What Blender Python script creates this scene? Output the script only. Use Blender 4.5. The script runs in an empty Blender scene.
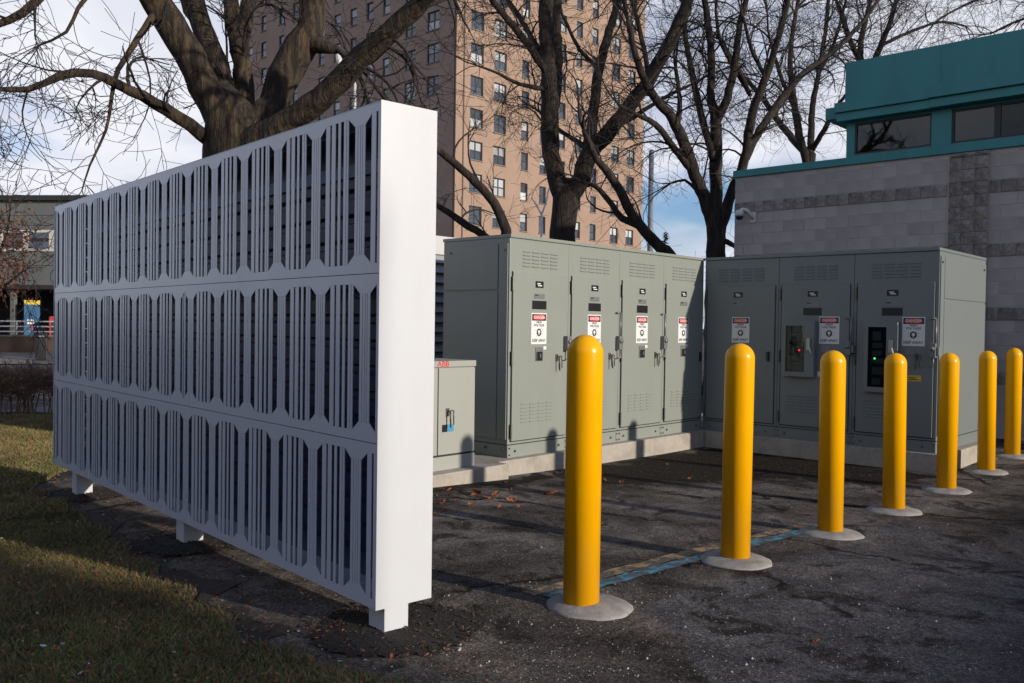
import bpy, bmesh, math, random
import numpy as np
from mathutils import Vector, Matrix, Quaternion
S = bpy.context.scene
C = S.collection
rad = math.radians
# ---------------------------------------------------------------- camera
FPX, YAW, PIT, ROL, CAMH = 886.54, 0.741248, -0.0185857, 0.0142, 1.75
F = Vector((math.cos(YAW)*math.cos(PIT), math.sin(YAW)*math.cos(PIT), math.sin(PIT)))
r0 = F.cross(Vector((0, 0, 1))).normalized(); u0 = r0.cross(F)
R2 = r0*math.cos(ROL)+u0*math.sin(ROL); U2 = u0*math.cos(ROL)-r0*math.sin(ROL)
cam = bpy.data.cameras.new('camera'); cam.sensor_width = 36; cam.lens = FPX*36/1024
cam.clip_start = .05; cam.clip_end = 3000
co = bpy.data.objects.new('camera', cam); C.objects.link(co)
co.matrix_world = Matrix(((R2.x, U2.x, -F.x, 0), (R2.y, U2.y, -F.y, 0), (R2.z, U2.z, -F.z, CAMH), (0, 0, 0, 1)))
S.camera = co
# ---------------------------------------------------------------- sky, sun, exposure
SUN_AZ, SUN_EL = 8.2, 15.0
sdir = Vector((math.sin(rad(SUN_AZ))*math.cos(rad(SUN_EL)), -math.cos(rad(SUN_AZ))*math.cos(rad(SUN_EL)), math.sin(rad(SUN_EL))))
W = bpy.data.worlds.new('World'); S.world = W; W.use_nodes = True
wn = W.node_tree; wn.nodes.clear()
def N(nt, t, **k):
    n = nt.nodes.new(t)
    for a, b in k.items():
        if a.startswith('i_'):
            key = a[2:]; key = int(key) if key.isdigit() else key.replace('_', ' ')
            n.inputs[key].default_value = b
        else: setattr(n, a, b)
    return n
def ramp(nt, stops, interp='LINEAR'):
    n = nt.nodes.new('ShaderNodeValToRGB'); cr = n.color_ramp; cr.interpolation = interp
    while len(cr.elements) < len(stops): cr.elements.new(.5)
    for e, (p, c) in zip(cr.elements, stops):
        e.position = p; e.color = (c, c, c, 1) if isinstance(c, (int, float)) else (*c, 1)
    return n
SKY = .1
sk = N(wn, 'ShaderNodeTexSky', sky_type='NISHITA', sun_disc=False, sun_elevation=rad(SUN_EL), sun_rotation=math.atan2(sdir.x, sdir.y), air_density=1.0, dust_density=.6, ozone_density=1.5)
tc = N(wn, 'ShaderNodeTexCoord'); sx = N(wn, 'ShaderNodeSeparateXYZ'); wn.links.new(tc.outputs['Generated'], sx.inputs[0])
ad = N(wn, 'ShaderNodeMath', operation='ADD', i_1=.22); wn.links.new(sx.outputs['Z'], ad.inputs[0])
mx = N(wn, 'ShaderNodeMath', operation='MAXIMUM', i_1=.08); wn.links.new(ad.outputs[0], mx.inputs[0])
dv = N(wn, 'ShaderNodeVectorMath', operation='DIVIDE'); wn.links.new(tc.outputs['Generated'], dv.inputs[0])
cb = N(wn, 'ShaderNodeCombineXYZ')
for i in range(3): wn.links.new(mx.outputs[0], cb.inputs[i])
wn.links.new(cb.outputs[0], dv.inputs[1])
cn = N(wn, 'ShaderNodeTexNoise', i_Scale=1.15, i_Detail=5.0, i_Roughness=.5, i_Distortion=.3)
wn.links.new(dv.outputs[0], cn.inputs['Vector'])
cr = ramp(wn, [(.33, 0.0), (.5, 1.0)]); wn.links.new(cn.outputs[0], cr.inputs[0])
cn2 = N(wn, 'ShaderNodeTexNoise', i_Scale=1.6, i_Detail=4.0, i_Roughness=.52); wn.links.new(dv.outputs[0], cn2.inputs['Vector'])
cc = ramp(wn, [(.34, (5.9, 6.3, 7.7)), (.6, (9.0, 9.1, 9.8))]); wn.links.new(cn2.outputs[0], cc.inputs[0])
mxc = N(wn, 'ShaderNodeMix', data_type='RGBA'); el = N(wn, 'ShaderNodeMapRange', interpolation_type='SMOOTHSTEP', i_From_Min=.3, i_From_Max=.62, i_To_Min=1.0, i_To_Max=.12); wn.links.new(sx.outputs['Z'], el.inputs[0])
cm_ = N(wn, 'ShaderNodeMath', operation='MULTIPLY'); wn.links.new(cr.outputs[0], cm_.inputs[0]); wn.links.new(el.outputs[0], cm_.inputs[1]); wn.links.new(cm_.outputs[0], mxc.inputs[0])
tn = N(wn, 'ShaderNodeVectorMath', operation='MULTIPLY'); tn.inputs[1].default_value = (.9, 1.1, 1.5); wn.links.new(sk.outputs[0], tn.inputs[0]); wn.links.new(tn.outputs[0], mxc.inputs[6]); wn.links.new(cc.outputs[0], mxc.inputs[7])
bg = N(wn, 'ShaderNodeBackground', i_Strength=SKY); wn.links.new(mxc.outputs[2], bg.inputs[0])
wo = N(wn, 'ShaderNodeOutputWorld'); wn.links.new(bg.outputs[0], wo.inputs[0])
sl = bpy.data.lights.new('sun', 'SUN'); sl.energy = 4.6; sl.angle = rad(1.1); sl.color = (1, .91, .79)
so = bpy.data.objects.new('sun', sl); C.objects.link(so); so.location = (0, -20, 20)
so.rotation_mode = 'QUATERNION'; so.rotation_quaternion = (-sdir).to_track_quat('-Z', 'Y')
S.view_settings.view_transform = 'Standard'; S.view_settings.look = 'None'; S.view_settings.exposure = 0; S.view_settings.gamma = 1
S.render.engine = 'CYCLES'
# ---------------------------------------------------------------- helpers
GX = [-20, 2.6, 4.1, 5.9, 7.56, 9.2, 11, 12.8, 14.5, 30]; GZ = [.14, .14, .1, .04, -.03, -.076, -.1, -.1, -.08, -.08]
def zg(x, y=3.5):
    return float(np.interp(x, GX, GZ))-.025*min(6., max(0., y-4))*min(1., max(0., (5.5-x)/2.5))
def ray(px, py): return R2*((px-512)/FPX)-U2*((py-341.5)/FPX)+F
CAM = Vector((0, 0, CAMH))
def P(px, py, depth): return CAM+ray(px, py)*depth
def G(px, py, dz=0):
    z = 0; d = ray(px, py)
    for _ in range(60):
        p = CAM+d*((z-CAMH)/d.z); z = .5*z+.5*(zg(p.x, p.y)+dz)
    return CAM+d*((z-CAMH)/d.z)
def tag(o, label=None, cat=None, group=None, kind=None):
    if label: o['label'] = label
    if cat: o['category'] = cat
    if group: o['group'] = group
    if kind: o['kind'] = kind
    return o
def empty(name, loc, rz=0, parent=None):
    o = bpy.data.objects.new(name, None); C.objects.link(o); o.location = loc; o.rotation_euler = (0, 0, rz)
    o.empty_display_size = .1
    if parent: o.parent = parent
    return o
class MB:
    def __init__(s): s.v = []; s.f = []
    def add(s, vs, fs):
        n = len(s.v); s.v += [tuple(v) for v in vs]; s.f += [tuple(i+n for i in f) for f in fs]; return s
    def box(s, x0, x1, y0, y1, z0, z1):
        return s.add([(x0, y0, z0), (x1, y0, z0), (x1, y1, z0), (x0, y1, z0), (x0, y0, z1), (x1, y0, z1), (x1, y1, z1), (x0, y1, z1)],
                     [(0, 3, 2, 1), (4, 5, 6, 7), (0, 1, 5, 4), (1, 2, 6, 5), (2, 3, 7, 6), (3, 0, 4, 7)])
    def prism_xz(s, pts, y0, y1):
        n = len(pts)
        return s.add([(x, y0, z) for x, z in pts]+[(x, y1, z) for x, z in pts],
                     [tuple(range(n)), tuple(range(2*n-1, n-1, -1))]+[(i, i+n, (i+1) % n+n, (i+1) % n) for i in range(n)])
    def tube(s, pts, rs, n=8, cap=True, wob=0, rng=None):
        pts = [Vector(p) for p in pts]; k = len(pts); base = len(s.v)
        t = (pts[1]-pts[0]).normalized()
        a = t.orthogonal().normalized()
        for i in range(k):
            t2 = (pts[min(i+1, k-1)]-pts[max(i-1, 0)])
            t2 = t2.normalized() if t2.length > 1e-9 else t
            a = (a-t2*a.dot(t2))
            a = a.normalized() if a.length > 1e-6 else t2.orthogonal().normalized()
            b = t2.cross(a); t = t2
            for j in range(n):
                an = 2*math.pi*j/n; rr = rs[i]
                if wob: rr *= 1+rng.uniform(-wob, wob)
                q = pts[i]+(a*math.cos(an)+b*math.sin(an))*rr; s.v.append((q.x, q.y, q.z))
        for i in range(k-1):
            for j in range(n):
                p0 = base+i*n+j; p1 = base+i*n+(j+1) % n; s.f.append((p0, p1, p1+n, p0+n))
        if cap:
            s.f.append(tuple(base+j for j in range(n-1, -1, -1))); s.f.append(tuple(base+(k-1)*n+j for j in range(n)))
        return s
    def lathe(s, prof, n=32, c=(0, 0)):
        base = len(s.v)
        for r, z in prof:
            for j in range(n): s.v.append((c[0]+r*math.cos(2*math.pi*j/n), c[1]+r*math.sin(2*math.pi*j/n), z))
        for i in range(len(prof)-1):
            for j in range(n):
                p0 = base+i*n+j; p1 = base+i*n+(j+1) % n; s.f.append((p0, p1, p1+n, p0+n))
        s.f.append(tuple(base+(len(prof)-1)*n+j for j in range(n))); s.f.append(tuple(base+j for j in range(n-1, -1, -1)))
        return s
    def mesh(s, name, mat, smooth=False, bevel=0, segs=2):
        me = bpy.data.meshes.new(name); me.from_pydata(s.v, [], s.f)
        if bevel:
            b = bmesh.new(); b.from_mesh(me)
            bmesh.ops.bevel(b, geom=list(b.edges), offset=bevel, segments=segs, affect='EDGES', profile=.6)
            b.to_mesh(me); b.free()
        for m in (mat if isinstance(mat, (list, tuple)) else [mat]): me.materials.append(m)
        if smooth: me.polygons.foreach_set('use_smooth', [True]*len(me.polygons))
        me.update(); return me
    def build(s, name, mat, parent=None, smooth=False, bevel=0, loc=None, segs=2):
        return link(name, s.mesh(name, mat, smooth, bevel, segs), parent, loc)
def link(name, me, parent=None, loc=None, rot=None, scale=None):
    o = bpy.data.objects.new(name, me); C.objects.link(o)
    if parent: o.parent = parent
    if loc: o.location = loc
    if rot: o.rotation_euler = rot
    if scale: o.scale = scale
    return o
def box(name, x0, x1, y0, y1, z0, z1, mat, parent=None, bevel=0):
    return MB().box(x0, x1, y0, y1, z0, z1).build(name, mat, parent, bevel=bevel)
def copy_tree(o, parent=None):
    c = o.copy(); C.objects.link(c); c.parent = parent
    for ch in o.children: copy_tree(ch, c)
    return c
# ---------------------------------------------------------------- materials
def mat(name, col, rough=.6, metal=0, var=.12, vscale=6, bump=0, bscale=60, spec=.5, dirt=None, dscale=1.5, damt=.5, stretch=(1, 1, 1), objvar=0, dlo=.45, dhi=.7, coat=0, bdist=.02):
    m = bpy.data.materials.new(name); m.use_nodes = True; nt = m.node_tree; b = nt.nodes['Principled BSDF']
    b.inputs['Roughness'].default_value = rough; b.inputs['Metallic'].default_value = metal; b.inputs['Specular IOR Level'].default_value = spec
    b.inputs['Coat Weight'].default_value = coat
    t = N(nt, 'ShaderNodeTexCoord'); mp = N(nt, 'ShaderNodeMapping'); mp.inputs['Scale'].default_value = stretch
    gm = N(nt, 'ShaderNodeNewGeometry') if objvar == 0 else None
    nt.links.new(t.outputs['Object'], mp.inputs[0])
    n1 = N(nt, 'ShaderNodeTexNoise', i_Scale=vscale, i_Detail=6.0, i_Roughness=.62); nt.links.new(mp.outputs[0], n1.inputs['Vector'])
    rp = ramp(nt, [(.25, tuple(c*(1-var) for c in col)), (.75, tuple(min(1, c*(1+var)) for c in col))]); nt.links.new(n1.outputs[0], rp.inputs[0])
    out = rp.outputs[0]
    if dirt:
        n2 = N(nt, 'ShaderNodeTexNoise', i_Scale=dscale, i_Detail=8.0, i_Roughness=.68); nt.links.new(mp.outputs[0], n2.inputs['Vector'])
        r2 = ramp(nt, [(dlo, 0.0), (dhi, damt)]); nt.links.new(n2.outputs[0], r2.inputs[0])
        mm = N(nt, 'ShaderNodeMix', data_type='RGBA'); nt.links.new(r2.outputs[0], mm.inputs[0]); nt.links.new(out, mm.inputs[6]); mm.inputs[7].default_value = (*dirt, 1); out = mm.outputs[2]
    if objvar:
        oi = N(nt, 'ShaderNodeObjectInfo'); mr = N(nt, 'ShaderNodeMapRange', i_To_Min=1-objvar, i_To_Max=1+objvar); nt.links.new(oi.outputs['Random'], mr.inputs[0])
        vm = N(nt, 'ShaderNodeVectorMath', operation='SCALE'); nt.links.new(out, vm.inputs[0]); nt.links.new(mr.outputs[0], vm.inputs['Scale']); out = vm.outputs[0]
    nt.links.new(out, b.inputs['Base Color'])
    rr = N(nt, 'ShaderNodeMapRange', i_To_Min=max(.03, rough-.08), i_To_Max=min(1, rough+.1)); nt.links.new(n1.outputs[0], rr.inputs[0]); nt.links.new(rr.outputs[0], b.inputs['Roughness'])
    if bump:
        n3 = N(nt, 'ShaderNodeTexNoise', i_Scale=bscale, i_Detail=6.0, i_Roughness=.65); nt.links.new(mp.outputs[0], n3.inputs['Vector'])
        bp = N(nt, 'ShaderNodeBump', i_Strength=min(1, bump), i_Distance=bdist); nt.links.new(n3.outputs[0], bp.inputs['Height']); nt.links.new(bp.outputs[0], b.inputs['Normal'])
    return m
M = {}
M['white'] = mat('white_powder_coat', (.55, .565, .59), .38, var=.025, vscale=2, dirt=(.42, .40, .37), dscale=2.3, damt=.16, stretch=(1, 1, .4))
M['white_face'] = mat('white_paint_shade_blue', (.53, .565, .625), .24, spec=.7, var=.03, vscale=2, dirt=(.36, .36, .36), dscale=2.0, damt=.18, stretch=(1, 1, .35))  # same white as the end panels, with the shade's blue mixed in
M['navy'] = mat('navy_corrugated_sheet', (.014, .032, .085), .3, var=.3, vscale=3)
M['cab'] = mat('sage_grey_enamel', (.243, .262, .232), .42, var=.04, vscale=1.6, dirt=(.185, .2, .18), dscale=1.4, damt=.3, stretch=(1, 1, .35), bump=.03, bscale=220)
M['cabb'] = mat('shaded_sage_enamel', (.168, .19, .188), .42, var=.05, vscale=1.6, dirt=(.125, .142, .14), dscale=1.6, damt=.35, stretch=(1, 1, .35), bump=.03, bscale=220)  # sage enamel with shade painted in: darker and bluer for the shaded row
M['cabs'] = mat('pale_grey_enamel', (.33, .34, .305), .42, var=.03, vscale=2, dirt=(.25, .24, .2), dscale=2, damt=.25, stretch=(1, 1, .4))
M['skyband'] = mat('sky_sheen_band', (.22, .3, .45), .4, var=.1)  # tone of the reflected sky band inside the screen
M['black'] = mat('black_plastic', (.012, .012, .013), .35, var=.2)
M['gap'] = mat('dark_gap_fill', (.02, .021, .02), .7, var=.2)  # dark fill painted for the shade in seams and door gaps
M['steel'] = mat('galvanised_steel', (.42, .42, .40), .38, metal=.85, var=.2, vscale=40)
M['dsteel'] = mat('dark_steel', (.12, .115, .1), .4, metal=.6, var=.25, vscale=40)
M['alu'] = mat('engraved_grey_plate', (.2, .2, .205), .4, metal=.3, var=.15, vscale=60)
M['signw'] = mat('sign_white', (.72, .71, .70), .4, var=.03)
M['red'] = mat('sign_red', (.62, .02, .02), .4, var=.05)
M['ink'] = mat('sign_black_ink', (.02, .02, .02), .5, var=.1)
M['yellow_label'] = mat('yellow_label', (.6, .42, .03), .5, var=.05)
M['blue_label'] = mat('blue_label', (.05, .25, .42), .5, var=.1)
M['yellow'] = mat('yellow_bollard_sleeve', (.9, .42, .0), .3, var=.05, vscale=3, dirt=(.6, .25, .005), dscale=5, damt=.3, stretch=(1, 1, .35), dlo=.5, dhi=.8, bump=.04, bscale=35, spec=.3)
M['conc'] = mat('concrete', (.37, .335, .285), .88, var=.14, vscale=14, bump=.35, bscale=70, dirt=(.2, .17, .135), dscale=3.2, damt=.7)
M['concl'] = mat('pale_concrete', (.33, .31, .285), .88, var=.14, vscale=24, bump=.4, bscale=110, dirt=(.15, .135, .12), dscale=9, damt=.75, bdist=.03)
M['teal'] = mat('teal_painted_metal', (.03, .22, .225), .5, var=.08, vscale=1.2, dirt=(.02, .13, .15), dscale=1.1, damt=.5, stretch=(1, 1, .3))
M['block'] = mat('grey_concrete_block', (.41, .375, .355), .92, var=.12, vscale=9, bump=.35, bscale=90, dirt=(.27, .245, .23), dscale=2.2, damt=.55, objvar=.1)
M['split'] = mat('split_face_block', (.31, .28, .25), .95, var=.3, vscale=14, bump=.9, bscale=30, dirt=(.075, .066, .06), dscale=4, damt=.8, objvar=.12)
M['mortar'] = mat('mortar', (.45, .42, .4), .95, var=.1, vscale=20, bump=.3)
M['brick'] = mat('tan_brick', (.315, .215, .16), .92, var=.1, vscale=.5, dirt=(.245, .165, .12), dscale=.22, damt=.5)
M['brickb'] = mat('shade_tone_brick', (.335, .235, .19), .92, var=.1, vscale=.5, dirt=(.25, .17, .14), dscale=.22, damt=.5)  # same tower brick, cooler tone painted in for the shaded face
M['winframe'] = mat('dark_bronze_window_frame', (.02, .02, .021), .5, var=.15)
M['bark'] = mat('grey_brown_bark', (.036, .025, .018), .95, var=.5, vscale=9, bump=1, bscale=16, stretch=(1, 1, .16), dirt=(.01, .007, .005), dscale=10, damt=.9, dlo=.44, dhi=.54, bdist=.06)  # dark streaks stand in for shade in the bark furrows
M['barkmoss'] = mat('mossy_brown_bark', (.062, .04, .021), .95, var=.5, vscale=9, bump=1, bscale=14, stretch=(1, 1, .16), dirt=(.011, .0075, .005), dscale=10, damt=.92, dlo=.44, dhi=.54, bdist=.08)  # mossy bark with furrow shade painted as dark streaks
M['twig'] = mat('twig_bark', (.024, .017, .015), .95, var=.3, vscale=4)
M['soil'] = mat('damp_mulch_soil', (.016, .011, .008), .95, var=.6, vscale=30, bump=1, bscale=45, dirt=(.05, .028, .015), dscale=22, damt=.6, dlo=.56, dhi=.68)
M['gpanel'] = mat('grey_green_panel', (.12, .126, .118), .6, var=.1, vscale=.6)
M['corr'] = mat('grey_corrugated_metal', (.3, .3, .305), .45, var=.1, vscale=4)
M['cream'] = mat('cream_window_frame', (.55, .52, .45), .6, var=.05)
M['dark'] = mat('dark_interior', (.012, .012, .011), .9, var=.3)
M['brownin'] = mat('brown_interior', (.2, .12, .08), .8, var=.3, vscale=1.2)
M['rust'] = mat('rusty_leaf', (.15, .06, .03), .9, var=.4, vscale=3)
M['wallbrown'] = mat('low_brown_wall', (.10, .062, .042), .9, var=.3, vscale=3)
M['walk'] = mat('pale_pavement', (.2, .175, .15), .9, var=.2, vscale=1.2)
M['road'] = mat('road_asphalt', (.05, .05, .052), .9, var=.2, vscale=1.5)
M['hedge'] = mat('brown_hedge_twig', (.24, .15, .10), .95, var=.4, vscale=6)
M['railw'] = mat('white_rail_paint', (.5, .5, .49), .5, var=.05)
M['blue'] = mat('blue_poster', (.015, .09, .2), .4, var=.2, vscale=3)
M['redp'] = mat('red_paint', (.42, .02, .025), .4, var=.1)
M['pole'] = mat('grey_painted_pole', (.16, .19, .22), .5, var=.06, vscale=1)
M['ever'] = mat('evergreen_needles', (.03, .045, .03), .9, var=.4, vscale=6)
M['lens'] = mat('smoked_dome', (.01, .01, .012), .08, var=.1)
M['camw'] = mat('camera_white_plastic', (.62, .61, .59), .45, var=.05)
def glass(name, tint, refl=.06, rough=.03, tr=.45):
    m = bpy.data.materials.new(name); m.use_nodes = True; nt = m.node_tree; nt.nodes.clear()
    o = N(nt, 'ShaderNodeOutputMaterial'); t = N(nt, 'ShaderNodeBsdfTransparent'); t.inputs[0].default_value = (*[c*tr for c in tint], 1)
    g = N(nt, 'ShaderNodeBsdfGlossy', i_Roughness=rough); g.inputs[0].default_value = (.9, .93, .95, 1)
    f = N(nt, 'ShaderNodeFresnel', i_IOR=1.5); mx = N(nt, 'ShaderNodeMixShader')
    tx = N(nt, 'ShaderNodeTexCoord'); nn = N(nt, 'ShaderNodeTexNoise', i_Scale=1.3); nt.links.new(tx.outputs['Object'], nn.inputs['Vector'])
    bp = N(nt, 'ShaderNodeBump', i_Strength=.04, i_Distance=.05); nt.links.new(nn.outputs[0], bp.inputs['Height']); nt.links.new(bp.outputs[0], g.inputs['Normal'])
    nt.links.new(f.outputs[0], mx.inputs[0]); nt.links.new(t.outputs[0], mx.inputs[1]); nt.links.new(g.outputs[0], mx.inputs[2]); nt.links.new(mx.outputs[0], o.inputs[0])
    return m
M['glass'] = glass('tinted_glass', (.95, 1, 1), tr=.55)
M['pane'] = mat('dark_reflective_pane', (.03, .042, .06), .07, var=.3, vscale=.6, spec=1.0, objvar=.5)
M['blind'] = mat('pane_with_pale_blind', (.4, .42, .43), .2, var=.15, vscale=.6, spec=.6, objvar=.3)

# ---------------------------------------------------------------- ground
def ground_material():
    m = bpy.data.materials.new('worn_asphalt'); m.use_nodes = True; nt = m.node_tree; b = nt.nodes['Principled BSDF']
    L = nt.links.new
    t = N(nt, 'ShaderNodeTexCoord')
    def noise(sc, det=6, ro=.6, dist=0): 
        n = N(nt, 'ShaderNodeTexNoise', i_Scale=sc, i_Detail=float(det), i_Roughness=ro, i_Distortion=dist); L(t.outputs['Object'], n.inputs['Vector']); return n
    def mix(a, bc, fac):
        n = N(nt, 'ShaderNodeMix', data_type='RGBA')
        for s, v in ((6, a), (7, bc)):
            if isinstance(v, tuple): n.inputs[s].default_value = (*v, 1)
            else: L(v, n.inputs[s])
        L(fac, n.inputs[0]); return n.outputs[2]
    big = ramp(nt, [(.36, (.055, .046, .04)), (.5, (.125, .106, .092)), (.62, (.21, .185, .165))]); L(noise(1.1, 8, .66, .6).outputs[0], big.inputs[0])
    col = big.outputs[0]
    at = N(nt, 'ShaderNodeAttribute', attribute_name='zone'); sp = N(nt, 'ShaderNodeSeparateColor'); L(at.outputs['Color'], sp.inputs[0])
    def soft(sock, sc, amt, lo=.42, hi=.58):
        a = N(nt, 'ShaderNodeMath', operation='SUBTRACT', i_1=.5); L(noise(sc, 8, .7).outputs[0], a.inputs[0])
        m2 = N(nt, 'ShaderNodeMath', operation='MULTIPLY_ADD', i_1=amt); L(a.outputs[0], m2.inputs[0]); L(sock, m2.inputs[2])
        r = ramp(nt, [(lo, 0.0), (hi, 1.0)]); L(m2.outputs[0], r.inputs[0]); return r.outputs[0]
    fresh = soft(sp.outputs['Green'], 5, .35)
    fr = ramp(nt, [(.35, (.075, .07, .074)), (.65, (.16, .15, .15))]); L(noise(2.2, 8, .7).outputs[0], fr.inputs[0])
    col = mix(col, fr.outputs[0], fresh)
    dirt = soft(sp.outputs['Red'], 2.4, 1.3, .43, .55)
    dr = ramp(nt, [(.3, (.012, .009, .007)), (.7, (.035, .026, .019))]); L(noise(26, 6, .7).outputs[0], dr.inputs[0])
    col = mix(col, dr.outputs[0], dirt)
    sn = ramp(nt, [(.53, 0.0), (.61, .85)]); L(noise(2.1, 9, .68, .8).outputs[0], sn.inputs[0]); col = mix(col, (.024, .019, .016), sn.outputs[0])
    path = soft(sp.outputs['Blue'], 3.0, .9, .42, .6)
    pr_ = ramp(nt, [(.35, (.07, .056, .046)), (.6, (.2, .168, .14))]); L(noise(3.1, 8, .7, .4).outputs[0], pr_.inputs[0]); col = mix(col, pr_.outputs[0], path)
    # aggregate
    v = N(nt, 'ShaderNodeTexVoronoi', i_Scale=85.0); L(t.outputs['Object'], v.inputs['Vector'])
    ag = ramp(nt, [(0, .35), (.5, .95), (1, 1.9)]); L(v.outputs['Color'], ag.inputs[0])
    mm = N(nt, 'ShaderNodeMix', data_type='RGBA', blend_type='MULTIPLY'); mm.inputs[0].default_value = 1.0; L(col, mm.inputs[6]); L(ag.outputs[0], mm.inputs[7]); col = mm.outputs[2]
    # pale chips
    ch = ramp(nt, [(.655, 0.0), (.70, .8)]); L(noise(55, 2, .5).outputs[0], ch.inputs[0]); col = mix(col, (.26, .245, .23), ch.outputs[0])
    # cracks
    nz = noise(1.6, 4); av = N(nt, 'ShaderNodeVectorMath', operation='MULTIPLY_ADD'); L(nz.outputs[1], av.inputs[0]); av.inputs[1].default_value = (.9, .9, 0); L(t.outputs['Object'], av.inputs[2])
    vc = N(nt, 'ShaderNodeTexVoronoi', feature='DISTANCE_TO_EDGE', i_Scale=.42); L(av.outputs[0], vc.inputs['Vector'])
    ck = ramp(nt, [(.006, 1.0), (.02, 0.0)]); L(vc.outputs[0], ck.inputs[0])
    gate = ramp(nt, [(.43, 0.0), (.5, .95)]); L(noise(.9, 3).outputs[0], gate.inputs[0])
    cm = N(nt, 'ShaderNodeMath', operation='MULTIPLY'); L(ck.outputs[0], cm.inputs[0]); L(gate.outputs[0], cm.inputs[1])
    col = mix(col, (.014, .011, .009), cm.outputs[0])
    L(col, b.inputs['Base Color']); b.inputs['Roughness'].default_value = .92; b.inputs['Specular IOR Level'].default_value = .12
    bp = N(nt, 'ShaderNodeBump', i_Strength=.75, i_Distance=.012); L(v.outputs['Distance'], bp.inputs['Height'])
    bp2 = N(nt, 'ShaderNodeBump', i_Strength=.9, i_Distance=.02, invert=True); L(cm.outputs[0], bp2.inputs['Height']); L(bp.outputs[0], bp2.inputs['Normal'])
    bp3 = N(nt, 'ShaderNodeBump', i_Strength=.9, i_Distance=.09); L(noise(5, 9, .72).outputs[0], bp3.inputs['Height']); L(bp2.outputs[0], bp3.inputs['Normal'])
    L(bp3.outputs[0], b.inputs['Normal'])
    return m
def inpoly(x, y, poly):
    c = False; j = len(poly)-1
    for i in range(len(poly)):
        xi, yi = poly[i]; xj, yj = poly[j]
        if (yi > y) != (yj > y) and x < (xj-xi)*(y-yi)/(yj-yi)+xi: c = not c
        j = i
    return c
def segd(x, y, poly, closed=True):
    d = 1e9; n = len(poly)
    for i in range(n if closed else n-1):
        ax, ay = poly[i]; bx, by = poly[(i+1) % n]; dx, dy = bx-ax, by-ay
        t = max(0, min(1, ((x-ax)*dx+(y-ay)*dy)/(dx*dx+dy*dy+1e-12))); d = min(d, math.hypot(x-ax-t*dx, y-ay-t*dy))
    return d
def sdf(x, y, poly): d = segd(x, y, poly); return d if inpoly(x, y, poly) else -d
FRESH = [(4.35, 2.95), (5.9, 2.95), (7.5, 2.9), (9.0, 3.0), (7.7, 1.65), (6.5, .2), (4.7, -1.5), (3.0, -1), (3.55, 2.0), (4.05, 2.45)]
PATH = [(2.3, 3.2), (2.5, 4.6), (2.75, 6), (3.2, 8.6), (3.6, 10), (4.6, 10), (4.2, 7), (3.7, 5), (3.5, 4.2), (3.3, 3.0), (2.9, 2.4)]
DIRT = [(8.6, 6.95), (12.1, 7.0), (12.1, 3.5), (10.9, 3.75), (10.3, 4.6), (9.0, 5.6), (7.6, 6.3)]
def make_ground():
    xs = [-900, -400, -150, -60, -25, -10, -4]+list(np.arange(-1, 18.01, .125))+[20, 24, 30, 45, 70, 120, 250, 500, 1200]
    ys = [-900, -400, -150, -60, -25, -10, -4]+list(np.arange(-1.5, 12.01, .125))+[13, 15, 18, 24, 32, 45, 70, 120, 250, 500, 1200]
    vs = [(x, y, zg(x, y)) for y in ys for x in xs]; nx = len(xs)
    fs = [(j*nx+i, j*nx+i+1, (j+1)*nx+i+1, (j+1)*nx+i) for j in range(len(ys)-1) for i in range(nx-1)]
    me = bpy.data.meshes.new('ground'); me.from_pydata(vs, [], fs)
    a = me.color_attributes.new('zone', 'FLOAT_COLOR', 'POINT')
    for i, (x, y, z) in enumerate(vs):
        d = g = 0
        if 2 < x < 16 and -2 < y < 12:
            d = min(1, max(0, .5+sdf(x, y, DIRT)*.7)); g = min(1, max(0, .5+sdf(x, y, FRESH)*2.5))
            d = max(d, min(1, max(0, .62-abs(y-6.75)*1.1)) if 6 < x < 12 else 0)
            pz = min(1, max(0, .5+sdf(x, y, PATH)*2))
        else: pz = 0
        a.data[i].color = (d, g, pz, 1)
    me.materials.append(ground_material()); me.polygons.foreach_set('use_smooth', [True]*len(fs))
    tag(link('ground', me), kind='structure')
make_ground()
rng = random.Random(7)
def ragged(cx, cy, r, n=110, amp=.11, dz=.006, seed=1, dome=0):
    g = random.Random(seed); vs = [(cx, cy, zg(cx, cy)+dz+dome)]; ph = [g.uniform(0, 6.28) for _ in range(5)]
    for k, fr in ((1, .55), (2, 1.0)):
        for i in range(n):
            a = 2*math.pi*i/n; rr = r*fr*(1+amp*sum(math.sin((j+2)*a+ph[j])/(j+1.5) for j in range(5))+(g.uniform(-.05, .05) if k == 2 else 0))
            x, y = cx+rr*math.cos(a), cy+rr*math.sin(a); vs.append((x, y, zg(x, y)+dz+(dome*.8 if k == 1 else 0)))
    fs = [(0, 1+i, 1+(i+1) % n) for i in range(n)]+[(1+i, 1+n+i, 1+n+(i+1) % n, 1+(i+1) % n) for i in range(n)]
    return vs, fs
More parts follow.
